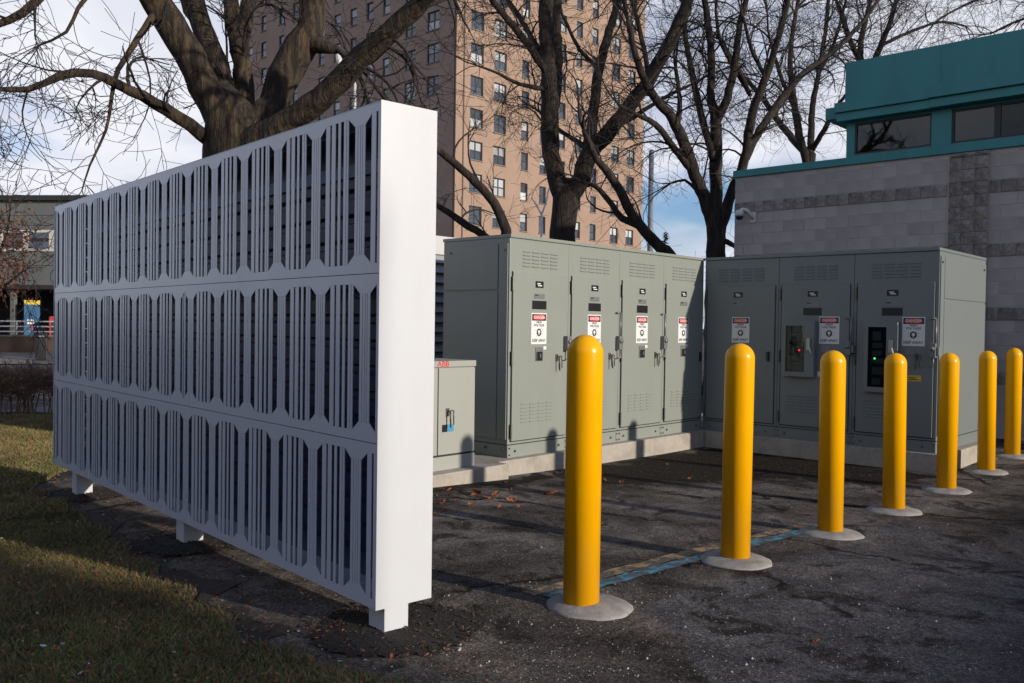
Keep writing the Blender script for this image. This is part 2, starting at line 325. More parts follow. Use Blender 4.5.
def sheet(name, poly, m, dz, kind='structure'):
    b = bmesh.new(); vs = [b.verts.new((x, y, zg(x, y)+dz)) for x, y in poly]
    es = [b.edges.new((vs[i], vs[(i+1) % len(vs)])) for i in range(len(vs))]
    bmesh.ops.triangle_fill(b, use_beauty=True, edges=es)
    for _ in range(7):
        le_ = [e for e in b.edges if e.calc_length() > .7 and -6 < (e.verts[0].co.x+e.verts[1].co.x)/2 < 12 and 0 < (e.verts[0].co.y+e.verts[1].co.y)/2 < 18]
        if not le_: break
        bmesh.ops.subdivide_edges(b, edges=le_, cuts=1); bmesh.ops.triangulate(b, faces=list(b.faces))
    for v in b.verts: v.co.z = zg(v.co.x, v.co.y)+dz
    b.normal_update()
    for f in b.faces:
        if f.normal.z < 0: f.normal_flip()
    me = bpy.data.meshes.new(name); b.to_mesh(me); b.free(); me.materials.append(m)
    return tag(link(name, me), kind=kind)
# lawn on the left
LB = [(3.46, 9.9), (3.3, 9.0), (3.2, 8.2), (3.03, 7.25), (2.88, 6.4), (2.74, 5.75), (2.62, 4.96), (2.52, 4.5), (2.40, 3.97), (2.46, 3.6), (2.55, 3.2), (2.5, 2.6), (2.2, 1.5), (1.8, 0)]
LBj = []
for i in range(len(LB)-1):
    for k in range(6):
        t = k/6; x = LB[i][0]*(1-t)+LB[i+1][0]*t; y = LB[i][1]*(1-t)+LB[i+1][1]*t
        LBj.append((x+.05*math.sin(y*9)+rng.uniform(-.03, .03), y))
LAWN = [(-30, 16.9), (0, 16.9), (5.4, 16.9), (9.5, 16.2), (9, 13), (5.5, 11.5), (3.9, 10.4)]+LBj+[(1.6, -6), (-30, -6)]
M['lawn'] = mat('lawn_thatch', (.11, .085, .045), .95, var=.5, vscale=9, bump=1, bscale=40, dirt=(.09, .055, .03), dscale=5, damt=.6)
sheet('lawn', LAWN, M['lawn'], .012)
# soil margin between lawn and pavement
sm = [(x+.02, y) for x, y in LBj[:50]]
sm2 = [(x+.16+.09*math.sin(y*5+1)+.05*math.sin(y*13), y) for x, y in reversed(LBj[:50])]
M['soilm'] = mat('bare_soil_margin', (.05, .034, .022), .95, var=.5, vscale=20, bump=1, bscale=50, dirt=(.02, .014, .01), dscale=7, damt=.8)
sheet('soil_margin', sm+sm2, M['soilm'], .006)
# painted lines
def paint(name, col):
    m = bpy.data.materials.new(name); m.use_nodes = True; nt = m.node_tree; b = nt.nodes['Principled BSDF']; b.inputs['Roughness'].default_value = .8
    t = N(nt, 'ShaderNodeTexCoord'); n = N(nt, 'ShaderNodeTexNoise', i_Scale=9.0, i_Detail=9.0, i_Roughness=.75); nt.links.new(t.outputs['Object'], n.inputs['Vector'])
    r = ramp(nt, [(.42, 0.0), (.53, .95)]); nt.links.new(n.outputs[0], r.inputs[0])
    mm = N(nt, 'ShaderNodeMix', data_type='RGBA'); nt.links.new(r.outputs[0], mm.inputs[0]); mm.inputs[6].default_value = (*col, 1); mm.inputs[7].default_value = (.06, .052, .045, 1)
    nt.links.new(mm.outputs[2], b.inputs['Base Color']); return m
def stripe(name, a, b_, w, m, dz, n=60, seed=3):
    g = random.Random(seed); a = Vector((*a, 0)); b_ = Vector((*b_, 0)); d = (b_-a).normalized(); nn = Vector((-d.y, d.x, 0)); vs = []; fs = []
    for i in range(n+1):
        p = a.lerp(b_, i/n)
        for s in (-1, 1):
            q = p+nn*s*(w/2+g.uniform(-.012, .008)); vs.append((q.x, q.y, zg(q.x, q.y)+dz))
        if i: k = 2*i; fs.append((k-2, k, k+1, k-1))
    me = bpy.data.meshes.new(name); me.from_pydata(vs, [], fs); me.materials.append(m)
    for p_ in me.polygons:
        pass
    me.update()
    if me.polygons[0].normal.z < 0: me.flip_normals()
    return tag(link(name, me), kind='structure')
stripe('tan_painted_line', (4.07, 3.56), (7.85, 3.45), .115, paint('worn_tan_paint', (.36, .235, .11)), .004)
stripe('blue_painted_line', (4.1, 3.42), (8.0, 3.31), .12, paint('worn_blue_paint', (.06, .25, .34)), .008, seed=5)
# white line far right by last bollard
stripe('yellow_painted_line', (13.9, 3.05), (16.6, 3.0), .1, paint('worn_yellow_paint', (.42, .27, .05)), .004, n=30, seed=8)

# ---------------------------------------------------------------- concrete pads
def pad(name, x0, x1, y0, y1, label=None):
    o = box(name, x0, x1, y0, y1, -.35, .15, M['conc'], bevel=.012); tag(o, kind='structure'); return o
pad('concrete_pad', 7.52, 14.62, 7.07, 8.75)
pad('concrete_pad', 12.17, 14.62, 3.57, 7.066)
pad('concrete_pad', 5.5, 7.516, 6.9, 8.75)

# ---------------------------------------------------------------- lettering
_tc = {}
def text_mesh(txt, size, mt, key=None, sx=1.0):
    k = (txt, size, mt.name, sx)
    if k in _tc: return _tc[k]
    cu = bpy.data.curves.new('lettering', 'FONT'); cu.body = txt; cu.size = size; cu.align_x = 'CENTER'; cu.align_y = 'CENTER'; cu.extrude = .0006; cu.offset = size*.013; cu.resolution_u = 3
    o = bpy.data.objects.new('lettering', cu); C.objects.link(o); bpy.context.view_layer.update()
    me = bpy.data.meshes.new_from_object(o.evaluated_get(bpy.context.evaluated_depsgraph_get()))
    bpy.data.objects.remove(o); 
    co_ = np.empty(len(me.vertices)*3); me.vertices.foreach_get('co', co_); co_ = co_.reshape(-1, 3)
    new = np.stack([co_[:, 0]*sx, -co_[:, 2], co_[:, 1]], 1); me.vertices.foreach_set('co', new.ravel()); me.update()
    me.materials.clear(); me.materials.append(mt); me.name = 'lettering'; _tc[k] = me; return me
# ---------------------------------------------------------------- electrical cabinets (local x across the front, y inward, z up)
def ell(a, b, n=28): return [(a*math.cos(2*math.pi*i/n), b*math.sin(2*math.pi*i/n)) for i in range(n)]
def _flat(pts, y0, y1): return MB().prism_xz(pts, y0, y1)
sign_meshes = {}
def danger_sign(parent, u, z, y=-.02, w=.29, h=.385):
    if not sign_meshes:
        sign_meshes['plate'] = MB().box(-w/2, w/2, 0, .003, -h/2, h/2).mesh('danger_sign', M['signw'], bevel=.001, segs=1)
        sign_meshes['head'] = MB().box(-w*.46, w*.46, -.0012, .001, h*.255, h*.465).mesh('sign_header', M['ink'])
        sign_meshes['oval'] = _flat([(a, b+h*.36) for a, b in ell(w*.42, h*.085)], -.0024, 0).mesh('red_oval', M['red'])
        sy = MB(); sy.prism_xz([(a, b-h*.12) for a, b in ell(w*.155, h*.125)], -.0012, .001)
        for i in range(10):
            an = 2*math.pi*i/10+.3
            c, s_ = math.cos(an), math.sin(an)
            p0 = (w*.2*c, -h*.12+h*.155*s_); p1 = (w*.29*c, -h*.12+h*.21*s_)
            if abs(p1[1]+h*.12) < h*.17: sy.prism_xz([(p0[0]-s_*.003, p0[1]+c*.003), (p1[0], p1[1]), (p0[0]+s_*.003, p0[1]-c*.003)], -.0012, .001)
        sign_meshes['sym'] = sy.mesh('warning_symbol', M['ink'])
        fc = MB(); fc.prism_xz([(a, b-h*.105) for a, b in ell(w*.075, h*.06)], -.0022, -.0013); fc.box(-w*.04, w*.04, -.0022, -.0013, -h*.2, -h*.182)
        sign_meshes['face'] = fc.mesh('symbol_face', M['signw'])
    s = link('danger_sign', sign_meshes['plate'], parent, (u, y-.003, z))
    for k in ('head', 'oval', 'sym', 'face'): link(sign_meshes[k].name, sign_meshes[k], s, (0, 0, 0))
    link('lettering', text_mesh('DANGER', .058, M['signw'], sx=.88), s, (0, -.0026, h*.36))
    link('lettering', text_mesh('HIGH', .042, M['ink'], sx=1.0), s, (0, -.0012, h*.205))
    link('lettering', text_mesh('VOLTAGE', .042, M['ink'], sx=1.05), s, (0, -.0012, h*.105))
    link('lettering', text_mesh('KEEP AWAY', .056, M['ink'], sx=.83), s, (0, -.0012, -h*.385))
    return s
def louvers(u0, u1, z0, z1, nc, nr, y):
    b = MB(); cw = (u1-u0)/nc; rh = (z1-z0)/nr
    for i in range(nc):
        for j in range(nr):
            a = u0+cw*(i+.08); c = u0+cw*(i+.92); zt = z0+rh*(j+.75); zb = zt-rh*.42
            b.add([(a, y, zt), (c, y, zt), (c-.006, y-.013, zb), (a+.006, y-.013, zb), (a, y, zb), (c, y, zb)], [(0, 3, 2, 1), (3, 4, 5, 2), (0, 4, 3), (1, 2, 5)])
    return b
def key_handle(parent, u, z, y, m=None):
    b = MB(); b.box(u-.022, u+.022, y-.012, y, z-.03, z+.06); o = b.build('lock_plate', M['dsteel'], parent, bevel=.004)
    h = MB(); h.tube([(u, y-.012, z+.03), (u, y-.05, z+.03), (u+.004, y-.055, z-.15)], [.011, .011, .008], 8)
    h.tube([(u+.045, y-.02, z+.035), (u+.055, y-.045, z+.03), (u+.058, y-.045, z-.12)], [.008, .008, .006], 8)
    h.build('handle', M['dsteel'], parent, smooth=True)
def latch(parent, u, z, y, bar=True, mt=None):
    b = MB(); b.box(u-.035, u+.04, y-.07, y, z-.09, z+.1); b.box(u+.04, u+.075, y-.05, y, z-.06, z+.05); b.build('latch_housing', mt or M['alu'], parent, bevel=.008)
    c = MB(); c.tube([(u, y-.09, z+.03), (u, y-.06, z+.03)], [.03, .03], 12)
    if bar:
        c.tube([(u+.03, y-.03, z+.05), (u+.03, y-.03, z+.42)], [.014, .014], 8); c.tube([(u+.03, y-.03, z+.42), (u-.05, y-.03, z+.42)], [.012, .012], 8)
    c.tube([(u+.01, y-.05, z-.08), (u+.01, y-.05, z-.2), (u-.05, y-.05, z-.2)], [.01, .01, .01], 8)
    c.build('latch_bar', M['alu'], parent, smooth=True)
HCAB = 2.69
HINGE = MB().tube([(0, 0, -.085), (0, 0, .085)], [.013, .013], 8).mesh('hinge', M['dsteel'])
BOLT = MB().tube([(0, -.012, 0), (0, .002, 0)], [.015, .015], 8).mesh('bolt', M['dsteel'])
def cabinet(name, loc, rz, w, d, m, label, style, side_left=False, side_right=False):
    t = tag(empty(name, loc, rz), label, 'cabinet', 'switchgear cabinets on the concrete pads')
    b = MB().box(.002, w-.002, 0, d, .16, HCAB-.045); b.build('body', m, t, bevel=.006)
    MB().box(-.001, w+.001, -.022, d+.02, HCAB-.042, HCAB).build('roof', m, t, bevel=.008)
    box('seam_shadow_gap', .004, w-.004, .015, d-.02, .145, .165, M['gap'], t)
    pl = MB().box(.001, w-.001, -.006, d, 0, .15).build('base_plinth', m, t, bevel=.006)
    for u in (.13, w-.17): link('bolt', BOLT, pl, (u, -.007, .075))
    for u in (.03, w-.03):
        for z in (.035, .115): link('bolt', BOLT, pl, (u, -.007, z), scale=(.7, 1, .7))
    cl = MB(); cl.box(w-.05, w-.006, -.010, -.006, .02, .14); cl.build('joining_plate', m, pl)
    du0, du1, dz0, dz1 = .055, w-.05, .20, 2.24
    dr = box('door', du0, du1, -.02, -.001, dz0, dz1, m, t, bevel=.006)
    MB().box(du0-.012, du0-.003, -.012, -.0005, dz0-.006, dz1+.006).box(du0-.003, du1+.008, -.004, -.0005, dz0-.012, dz0-.001).box(du1+.001, du1+.006, -.004, -.0005, dz0, dz1).build('door_gap', M['gap'], t)
    for z in (.32, 1.2, 2.1): link('hinge', HINGE, dr, (du0-.016, -.026, z))
    louvers(.22, w-.22, 2.30, 2.52, 4, 5, -.0005).build('top_louvers', m, t)
    if style != 'B1': louvers(.2 if style[0] == 'A' else .15, w-.3 if style[0] == 'A' else .62, .40, .66, 4, 6, -.0205).build('lower_louvers', m, dr)
    uc = .53 if style[0] == 'A' else .5*w-.03
    np_ = box('name_plate', uc-.075, uc+.075, -.0235, -.0195, 2.065, 2.145, M['black'], dr)
    MB().box(uc-.045, uc+.02, -.0245, -.0225, 2.108, 2.122).box(uc-.03, uc+.045, -.0245, -.0225, 2.085, 2.098).build('name_plate_insert', M['signw'], np_ and t)
    gp = box('data_plate', uc-.1, uc+.1, -.0235, -.0195, 1.93, 1.99, M['alu'], dr)
    MB().box(uc-.085, uc-.02, -.0246, -.0236, 1.965, 1.98).build('data_plate_mark', M['ink'], t)
    if style != 'A4' and style != 'B1':
        box('viewing_window', uc-.135, uc+.135, -.026, -.0195, 1.8, 1.905, M['black'], dr, bevel=.004)
    if style[0] == 'A':
        danger_sign(t, .53, 1.56)
        lk = box('lock_escutcheon', .465, .605, -.03, -.0195, 1.16, 1.33, M['alu'], dr, bevel=.004)
        box('lock_slot', .48, .585, -.042, -.029, 1.165, 1.275, M['black'], dr, bevel=.006)
        box('lock_key', .515, .535, -.06, -.04, 1.2, 1.25, M['steel'], dr)
        box('white_tag', .62, .675, -.0225, -.0195, 1.3, 1.34, M['signw'], dr)
        if style != 'A4': key_handle(dr, .88, 1.18, -.02); latch(t, 1.055, 1.37, -.02, bar=style != 'A1')
        else:
            MB().box(1.0, 1.03, -.05, -.019, 1.08, 1.22).build('handle', M['black'], dr, bevel=.008)
    if style == 'B1':
        danger_sign(t, .5*w+.02, 1.575); MB().box(w-.16, w-.12, -.05, -.019, 1.12, 1.26).build('handle', M['black'], dr, bevel=.008)
    if style in ('B2', 'B3'):
        u0, u1, z0, z1 = (.19, .63, .765, 1.71) if style == 'B3' else (.12, .60, .92, 1.715)
        mb = MB(); t0 = .055                                           # relay box with a glazed front
        mb.box(u0, u0+t0, -.12, -.019, z0, z1).box(u1-.14, u1, -.12, -.019, z0, z1).box(u0+t0, u1-.14, -.12, -.019, z1-t0*1.2, z1).box(u0+t0, u1-.14, -.12, -.019, z0, z0+t0*1.2)
        bx = mb.build('relay_box', m, t)
        MB().box(u0+t0, u1-.14, -.03, -.0215, z0+t0, z1-t0).build('relay_backplate', M['dsteel'], bx)
        dv_ = MB(); g = random.Random(len(label))
        zz = z0+.1
        while zz < z1-.16:
            hh = g.uniform(.06, .13); ww = g.uniform(.08, u1-u0-.24); a = u0+t0+.02+g.uniform(0, .03); dv_.box(a, a+ww, -.075, -.03, zz, zz+hh); zz += hh+g.uniform(.03, .06)
        dv_.build('relay_device', M['camw'], bx)
        MB().box(u0+t0-.004, u1-.136, -.104, -.1, z0+t0, z1-t0).build('glass_pane', M['glass'], bx)
        uu = (u0+u1-.085)/2+(.06 if style == 'B2' else -.03)
        le = MB(); le.tube([(uu, -.112, (z0+z1)/2-.02), (uu, -.105, (z0+z1)/2-.02)], [.014, .014], 10)
        lm = bpy.data.materials.new('led_lit'); lm.use_nodes = True; bb = lm.node_tree.nodes['Principled BSDF']; cl_ = (1, .02, .03, 1) if style == 'B2' else (.05, 1, .15, 1)
        bb.inputs['Base Color'].default_value = cl_; bb.inputs['Emission Color'].default_value = cl_; bb.inputs['Emission Strength'].default_value = 1.2
        le.build('indicator_light', lm, bx)
        k = MB(); k.box(u1-.1, u1-.05, -.15, -.12, 1.3, 1.47); k.tube([(u1-.06, -.15, 1.36), (u1-.02, -.17, 1.26)], [.012, .01], 8); k.build('box_latch', M['steel'], bx)
        us = u1+.02+.155; danger_sign(t, us, 1.59)
        box('lock_escutcheon', us-.11, us+.02, -.03, -.0195, 1.27, 1.35, M['alu'], dr, bevel=.003)
        key_handle(dr, us+.045, 1.24, -.02)
        latch(t, w-.045, 1.34, -.02, bar=True, mt=m)
        if style == 'B3':
            box('caution_label', us-.06, us+.11, -.0235, -.0195, .93, 1.01, M['yellow_label'], dr)
            MB().box(us-.05, us+.07, -.0247, -.0237, .95, .962).box(us-.05, us+.04, -.0247, -.0237, .975, .985).build('label_bars', M['ink'], t)
        else:
            box('white_tag', us-.16, us-.11, -.0225, -.0195, .93, 1.0, M['signw'], dr)
    # end panels
    for on, xx, sg in ((side_left, 0, -1), (side_right, w, 1)):
        if not on: continue
        q = MB(); x0, x1 = (xx-.012, xx-.001) if sg < 0 else (xx+.001, xx+.012)
        q.box(x0, x1, .18, d-.03, .22, 2.0).box(x0, x1, .18, d-.03, 2.03, 2.58); q.box(x0, x1, .02, .165, .22, 2.58)
        q.build('end_panel', m, t, bevel=.004)
        for yy, z in ((.06, 2.5), (.06, .1), (d-.2, .1), (.35, .1), (d-.15, 2.5)): link('bolt', BOLT, t, (xx+sg*.013, yy, z), (0, 0, math.pi/2*sg))
    return t
AN = ['first sage grey switchgear cabinet from the left, its bare side facing the small cabinet', 'second sage grey switchgear cabinet from the left, half hidden by the nearest yellow bollard',
      'third sage grey switchgear cabinet from the left, just right of the nearest yellow bollard', 'fourth sage grey switchgear cabinet, in the inner corner with a shadow falling across its door']
xs_ = [7.80, 8.93, 10.05, 11.16, 12.3]
for i in range(4): cabinet('switchgear_cabinet', (xs_[i], 7.197, .15), 0, xs_[i+1]-xs_[i], 1.15, M['cab'], AN[i], 'A%d' % (i+1), side_left=i == 0)
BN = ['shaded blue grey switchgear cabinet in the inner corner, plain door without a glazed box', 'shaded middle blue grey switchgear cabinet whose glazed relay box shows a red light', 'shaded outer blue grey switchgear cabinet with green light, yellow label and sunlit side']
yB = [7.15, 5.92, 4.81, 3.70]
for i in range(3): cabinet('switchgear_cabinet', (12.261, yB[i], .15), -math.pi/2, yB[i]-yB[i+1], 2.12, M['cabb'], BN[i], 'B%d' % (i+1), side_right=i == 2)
# small low cabinet
sc = tag(empty('low_cabinet', (6.06, 7.07, .15)), 'low pale grey electrical cabinet with red maker mark beside the white screen', 'cabinet')
box('body', .01, 1.05, .012, .62, .165, 1.13, M['cabs'], sc, bevel=.006)
box('top_cap', 0, 1.06, -.012, .63, 1.128, 1.197, M['cabs'], sc, bevel=.008)
box('plinth', .004, 1.056, -.004, .625, 0, .15, M['cabs'], sc, bevel=.006)
box('plinth_gap', .02, 1.04, .01, .6, .14, .17, M['gap'], sc)
for i, (a, b_) in enumerate(((.02, .475), (.49, 1.045))):
    d_ = box('door', a, b_, -.008, .011, .172, 1.118, M['cabs'], sc, bevel=.005)
    if i:
        key_handle(d_, .62, .62, -.008); MB().box(.545, .62, -.011, -.0075, .42, .5).build('black_label', M['black'], d_); MB().box(.622, .72, -.011, -.0075, .42, .5).build('blue_label', M['blue_label'], d_)
MB().box(.476, .489, .002, .012, .172, 1.118).build('door_gap', M['gap'], sc)
link('maker_lettering', text_mesh('ABB', .085, M['red'], sx=1.15), sc, (.55, -.0125, 1.163))

# ---------------------------------------------------------------- louvred enclosure behind
le = tag(empty('louvred_enclosure', (5.7, 9.1, zg(6))), 'pale grey louvred metal enclosure glimpsed between white screen and cabinets', 'enclosure')
box('body', .03, 3.2, .05, 2.5, 0, 2.72, M['corr'], le)
box('top_rail', 0, 3.23, 0, 2.53, 2.68, 2.94, M['railw'], le, bevel=.01)
box('corner_post', 3.12, 3.22, -.01, .06, .02, 2.67, M['corr'], le)
lm_ = MB().add([(0, 0, 0), (3.1, 0, 0), (3.1, .075, .125), (0, .075, .125), (0, .075, 0), (3.1, .075, 0)], [(0, 1, 2, 3), (0, 4, 5, 1), (0, 3, 4), (1, 5, 2)]).mesh('louvre_blade', M['corr'])
for k in range(19): link('louvre_blade', lm_, le, (.01, -.03, .1+k*.137))

# ---------------------------------------------------------------- white slatted screen
TS = -0.1046805
SL, SZ0, SZ1, SW = 5.97, .284, 2.877, .347
ex = Vector((math.cos(TS), math.sin(TS), 0)); ey = Vector((-math.sin(TS), math.cos(TS), 0))
so_ = ex*2.474+ey*3.807
scr = tag(empty('slatted_screen', (so_.x, so_.y, 0), TS), 'big white box screen with three rows of vertical slats standing on short legs', 'screen')
# local x = depth (0 front .. SW back), local y = along
TP = .004
box('end_panel', -.004, SW, 0, .006, SZ0, SZ1, M['white'], scr, bevel=.0015)
box('end_panel', -.004, SW, SL-.006, SL, SZ0, SZ1, M['white'], scr, bevel=.0015)
box('top_panel', 0, SW-.001, .0065, SL-.0065, SZ1-.006, SZ1-.0005, M['white_face'], scr)
box('bottom_tray', .001, SW-.001, .0065, SL-.0065, SZ0+.0005, SZ0+.006, M['white_face'], scr)
# corrugated backing
bk = MB(); prof = []; z = SZ0+.05
while z < SZ1-.14: prof += [(SW-.06, z), (SW-.06, z+.085), (SW-.02, z+.1), (SW-.02, z+.13)]; z += .147
prof.append((SW-.06, SZ1-.007)); prof.insert(0, (SW-.06, SZ0+.006))
ya, yb_ = .008, SL-.01
for i, (x, z_) in enumerate(prof): bk.v += [(x, ya, z_), (x, yb_, z_)]
bk.f = [(2*i, 2*i+1, 2*i+3, 2*i+2) for i in range(len(prof)-1)]
bk.build('corrugated_backing', M['navy'], scr)
fr = MB()
for yy in (.03, 1.5, 3.0, 4.5, SL-.06): fr.box(SW-.018, SW-.002, yy, yy+.05, SZ0+.01, SZ1-.01)
for zz in (SZ0+.02, 1.13, 1.99, SZ1-.06): fr.box(SW-.017, SW-.003, .01, SL-.01, zz, zz+.04)
fr.build('rear_frame', M['navy'], scr)
box('sky_band', SW-.085, SW-.062, .01, 5.5, 2.60, 2.675, M['skyband'], scr)  # pale strip put in for sky reflected on the backing
slat_me = MB().box(0, TP, -.5, .5, -.5, .5).mesh('slat', M['white_face'])
rows = [(2.006, SZ1-.001, .202, None), (1.136, 2.002, .139, 2.68), (SZ0+.001, 1.132, .21, None)]
PER = .4615
FRAC = [.13, .09, .04, .085, .062, .055, .068, .052, .012, .04, .143]    # far post edge -> near post edge: wide slot, slat, slot ...
for z0, z1, off, joint in rows:
    posts = []; k = -1
    while True:
        y = off+k*PER
        if joint and y > 2.6: break
        if y > SL+.3: break
        posts.append((y, .0485)); k += 1
    if joint:
        posts.append((2.685, .052)); y = 2.685+.475
        while y < SL+.3: posts.append((y, .0485)); y += .4555
    pm = MB(); mg = .05; ch = .10
    y0, y1 = .007, SL-.007
    pm.box(0, TP, y0, y1, z0, z0+mg).box(0, TP, y0, y1, z1-mg, z1)
    sl_ = []
    def strip(a, b_, za, zb, pieces=None):
        a = max(a, y0); b_ = min(b_, y1)
        if b_-a > .002: (sl_ if pieces is None else pieces).append((a, b_, za, zb))
    tb = z0+mg+.0005; tt = z1-mg-.0005
    for i, (pc, hw) in enumerate(posts):
        # post with slits, flared webs top and bottom
        solid = joint and abs(pc-2.685) < .01
        ws = [(pc-hw, pc+hw)] if solid else [(pc-hw, pc-hw+.022), (pc-hw+.027, pc-.002-.004), (pc-.001, pc+.02), (pc+.025, pc+hw)]
        for a, b_ in ws:
            a2, b2 = max(a, y0), min(b_, y1)
            if b2-a2 > .002: pm.box(0, TP, a2, b2, z0+ch-.002, z1-ch+.002)
        for sg, ze, zi in ((1, z0+mg, z0+ch), (-1, z1-mg, z1-ch)):
            A_, B_ = max(pc-hw-.066, y0), min(pc+hw+.066, y1); a_, b2 = max(pc-hw, y0), min(pc+hw, y1)
            if B_-A_ < .01: continue
            if a_ >= b2: a_ = b2 = min(max(pc, A_), B_)
            pts = [(A_, ze), (B_, ze), (b2, zi), (a_, zi)]
            if sg < 0: pts = pts[::-1]
            pm.add([(0, p, z) for p, z in pts]+[(TP, p, z) for p, z in pts], [(3, 2, 1, 0), (4, 5, 6, 7)]+[(j, (j+1) % 4, (j+1) % 4+4, j+4) for j in range(4)])
        if i+1 < len(posts):
            n_, h2 = posts[i+1]; a = pc+hw; span = (n_-h2)-a
            if span < .25:
                strip(a+span*.33, a+span*.5, tb, tt); strip(a+span*.62, a+span*.74, tb, tt); continue
            tot = sum(FRAC); y = a; fr_ = FRAC[::-1]
            for j, w_ in enumerate(fr_):
                ww = w_/tot*span
                if j % 2: strip(y, y+ww, tb, tt)
                y += ww
    pn = pm.build('slat_panel', M['white_face'], scr)
    for a, b_, za, zb in sl_: link('slat', slat_me, pn, (0, (a+b_)/2, (za+zb)/2), scale=(1, b_-a, zb-za))
sb_ = MB()
lg = MB().box(0, .15, 0, .15, -.3, SZ0-.001).mesh('leg', M['white'], bevel=.006)
for yy in (.018, 2.70, 5.40): link('leg', lg, scr, (.062, yy, 0))
# mulch rings round the legs
for i, yy in enumerate((.09, 2.77, 5.47)):
    c_ = so_+ex*(.14 if i else .2)+ey*yy; vs, fs = ragged(c_.x, c_.y, .44 if i == 0 else .4, seed=i+3, dz=.01, dome=.018)
    me = bpy.data.meshes.new('mulch_ring'); me.from_pydata(vs, [], fs); me.materials.append(M['soil']); me.polygons.foreach_set('use_smooth', [True]*len(fs))
    tag(link('mulch_ring', me), kind='structure')

# ---------------------------------------------------------------- bollards
BR = .1065
prof = [(BR, -.1), (BR, 1.49)]+[(BR*math.cos(a), 1.49+.11*math.sin(a)) for a in np.linspace(.08, 1.5, 12)]
bol_me = MB().lathe(prof, 40).mesh('sleeve', M['yellow'], smooth=True)
def footing(seed):
    g = random.Random(seed); b = MB().lathe([(.275, -.04), (.266, .006), (.25, .016), (.2, .03), (.1, .042)], 48); ph = [g.uniform(0, 6.28) for _ in range(4)]
    for i, (x, y, z) in enumerate(b.v):
        a = math.atan2(y, x); r = math.hypot(x, y)
        if r > .19: k = 1+.02*math.sin(2*a+ph[0])+.018*math.sin(5*a+ph[1])+.012*math.sin(9*a+ph[2])+g.uniform(-.012, .012); b.v[i] = (x*k, y*k, z+g.uniform(-.003, .003))
    return b.mesh('footing', M['concl'], smooth=True)
foots = [footing(i) for i in range(7)]
BP = [(4.108, 3.181), (5.904, 3.152), (7.556, 3.131), (9.214, 3.169), (10.991, 3.194), (12.84, 3.245), (14.585, 3.343)]
BL = ['nearest and largest yellow bollard, in front of the second sage cabinet', 'second nearest yellow bollard, in front of the shaded corner cabinet', 'third yellow bollard from the left, where the blue painted line ends', 'fourth yellow bollard from the left, in front of the cabinet with the green light',
      'fifth yellow bollard from the left, at the outer corner of the shaded cabinets', 'second farthest yellow bollard, beside the sunlit cabinet end', 'farthest yellow bollard, at the right edge before the block wall']
for (x, y), l in zip(BP, BL):
    e = tag(empty('bollard', (x, y, zg(x, y)), rng.uniform(0, 6)), l, 'bollard', 'yellow bollards in a row'); e.rotation_euler.x = rng.uniform(-.006, .006); e.rotation_euler.y = rng.uniform(0, .012)
    link('sleeve', bol_me, e); f_ = link('footing', foots.pop(), e)
    if x < 5: e.rotation_euler.z = 0; f_.location = (.035, -.03, 0); s_ = rng.uniform(.94, 1.06); f_.scale = (s_, rng.uniform(.94, 1.06), 1)

# ---------------------------------------------------------------- block building on the right
WX = 16.877
bd = tag(empty('block_building', (WX, 3, 0)), 'grey concrete block building with teal roof edge and teal window storey', 'building')
def bb(name, y0, y1, x0, x1, z0, z1, m, parent=bd, bevel=0): return box(name, x0, x1, y0-3, y1-3, z0, z1, m, parent, bevel)
YE = 9.18; YS = -6
bb('wall_core', YS, YE-.02, .007, 9, -.4, 4.9, M['mortar'])
CH = .2194; BLN = .4388
blk = MB().box(0, .06, 0, BLN-.011, 0, CH-.011).mesh('block', M['block'], bevel=.003, segs=1)
def split_mesh(seed, L=BLN-.011, H=CH-.011, ny=6, nz=3):
    g = random.Random(seed); b = MB(); gr = [[(-.012-g.uniform(0, .024) if 0 < i < ny and 0 < j < nz else -.004-g.uniform(0, .01), L*i/ny, H*j/nz) for i in range(ny+1)] for j in range(nz+1)]
    b.v = [p for r in gr for p in r]; n = ny+1
    b.f = [(j*n+i, (j+1)*n+i, (j+1)*n+i+1, j*n+i+1) for j in range(nz) for i in range(ny)]
    k = len(b.v); b.v += [(.06, 0, 0), (.06, L, 0), (.06, L, H), (.06, 0, H)]
    b.f += [tuple([k, k+1]+[i for i in range(ny, -1, -1)]), tuple([k+2, k+3]+[nz*n+i for i in range(ny+1)]), tuple([k+3, k]+[j*n for j in range(nz+1)]), tuple([k+1, k+2]+[j*n+ny for j in range(nz, -1, -1)])]
    return b.mesh('split_face_block', M['split'])
spl = [split_mesh(i) for i in range(6)]
rest = MB(); restm = []
for c in range(-4, 19):
    z0 = .861+CH*c
    if z0 < -.2: continue
    hz = min(CH, 4.895-z0); band = c % 5 == 0
    y = YE-(BLN/2 if c % 2 else BLN)
    first = True; yt = YE
    while yt > YS:
        a = max(yt-(BLN/2 if (first and c % 2) else BLN), YS); first = False
        pil = lambda v: 4.321 < v < 4.977
        if pil((a+yt)/2) and a > 4.2: yt = a; continue
        L = yt-a
        if a < 4.977 < yt and yt > 4.98: L = yt-4.977; a = 4.977
        elif a < 4.321 < yt: L = 4.321-a; 
        vis = (z0 > 2.7 and a > 3.0) or (3.2 < a < 4.6)
        if L > .03:
            me = rng.choice(spl) if band else blk
            if vis: link('block', me, bd, (rng.uniform(-.002, .002)-(.006 if band else 0), a-3, z0), scale=(1, (L-.011)/(BLN-.011), (hz-.011)/(CH-.011)))
            else: rest.box(0, .06, a-3, a-3+L-.011, z0, z0+hz-.011)
        yt = min(yt, a) if not (a == 4.977) else 4.321-.0
        if yt == 4.977: yt = 4.321
o = rest.build('far_blocks', M['block'], bd); tag(o, kind='stuff')
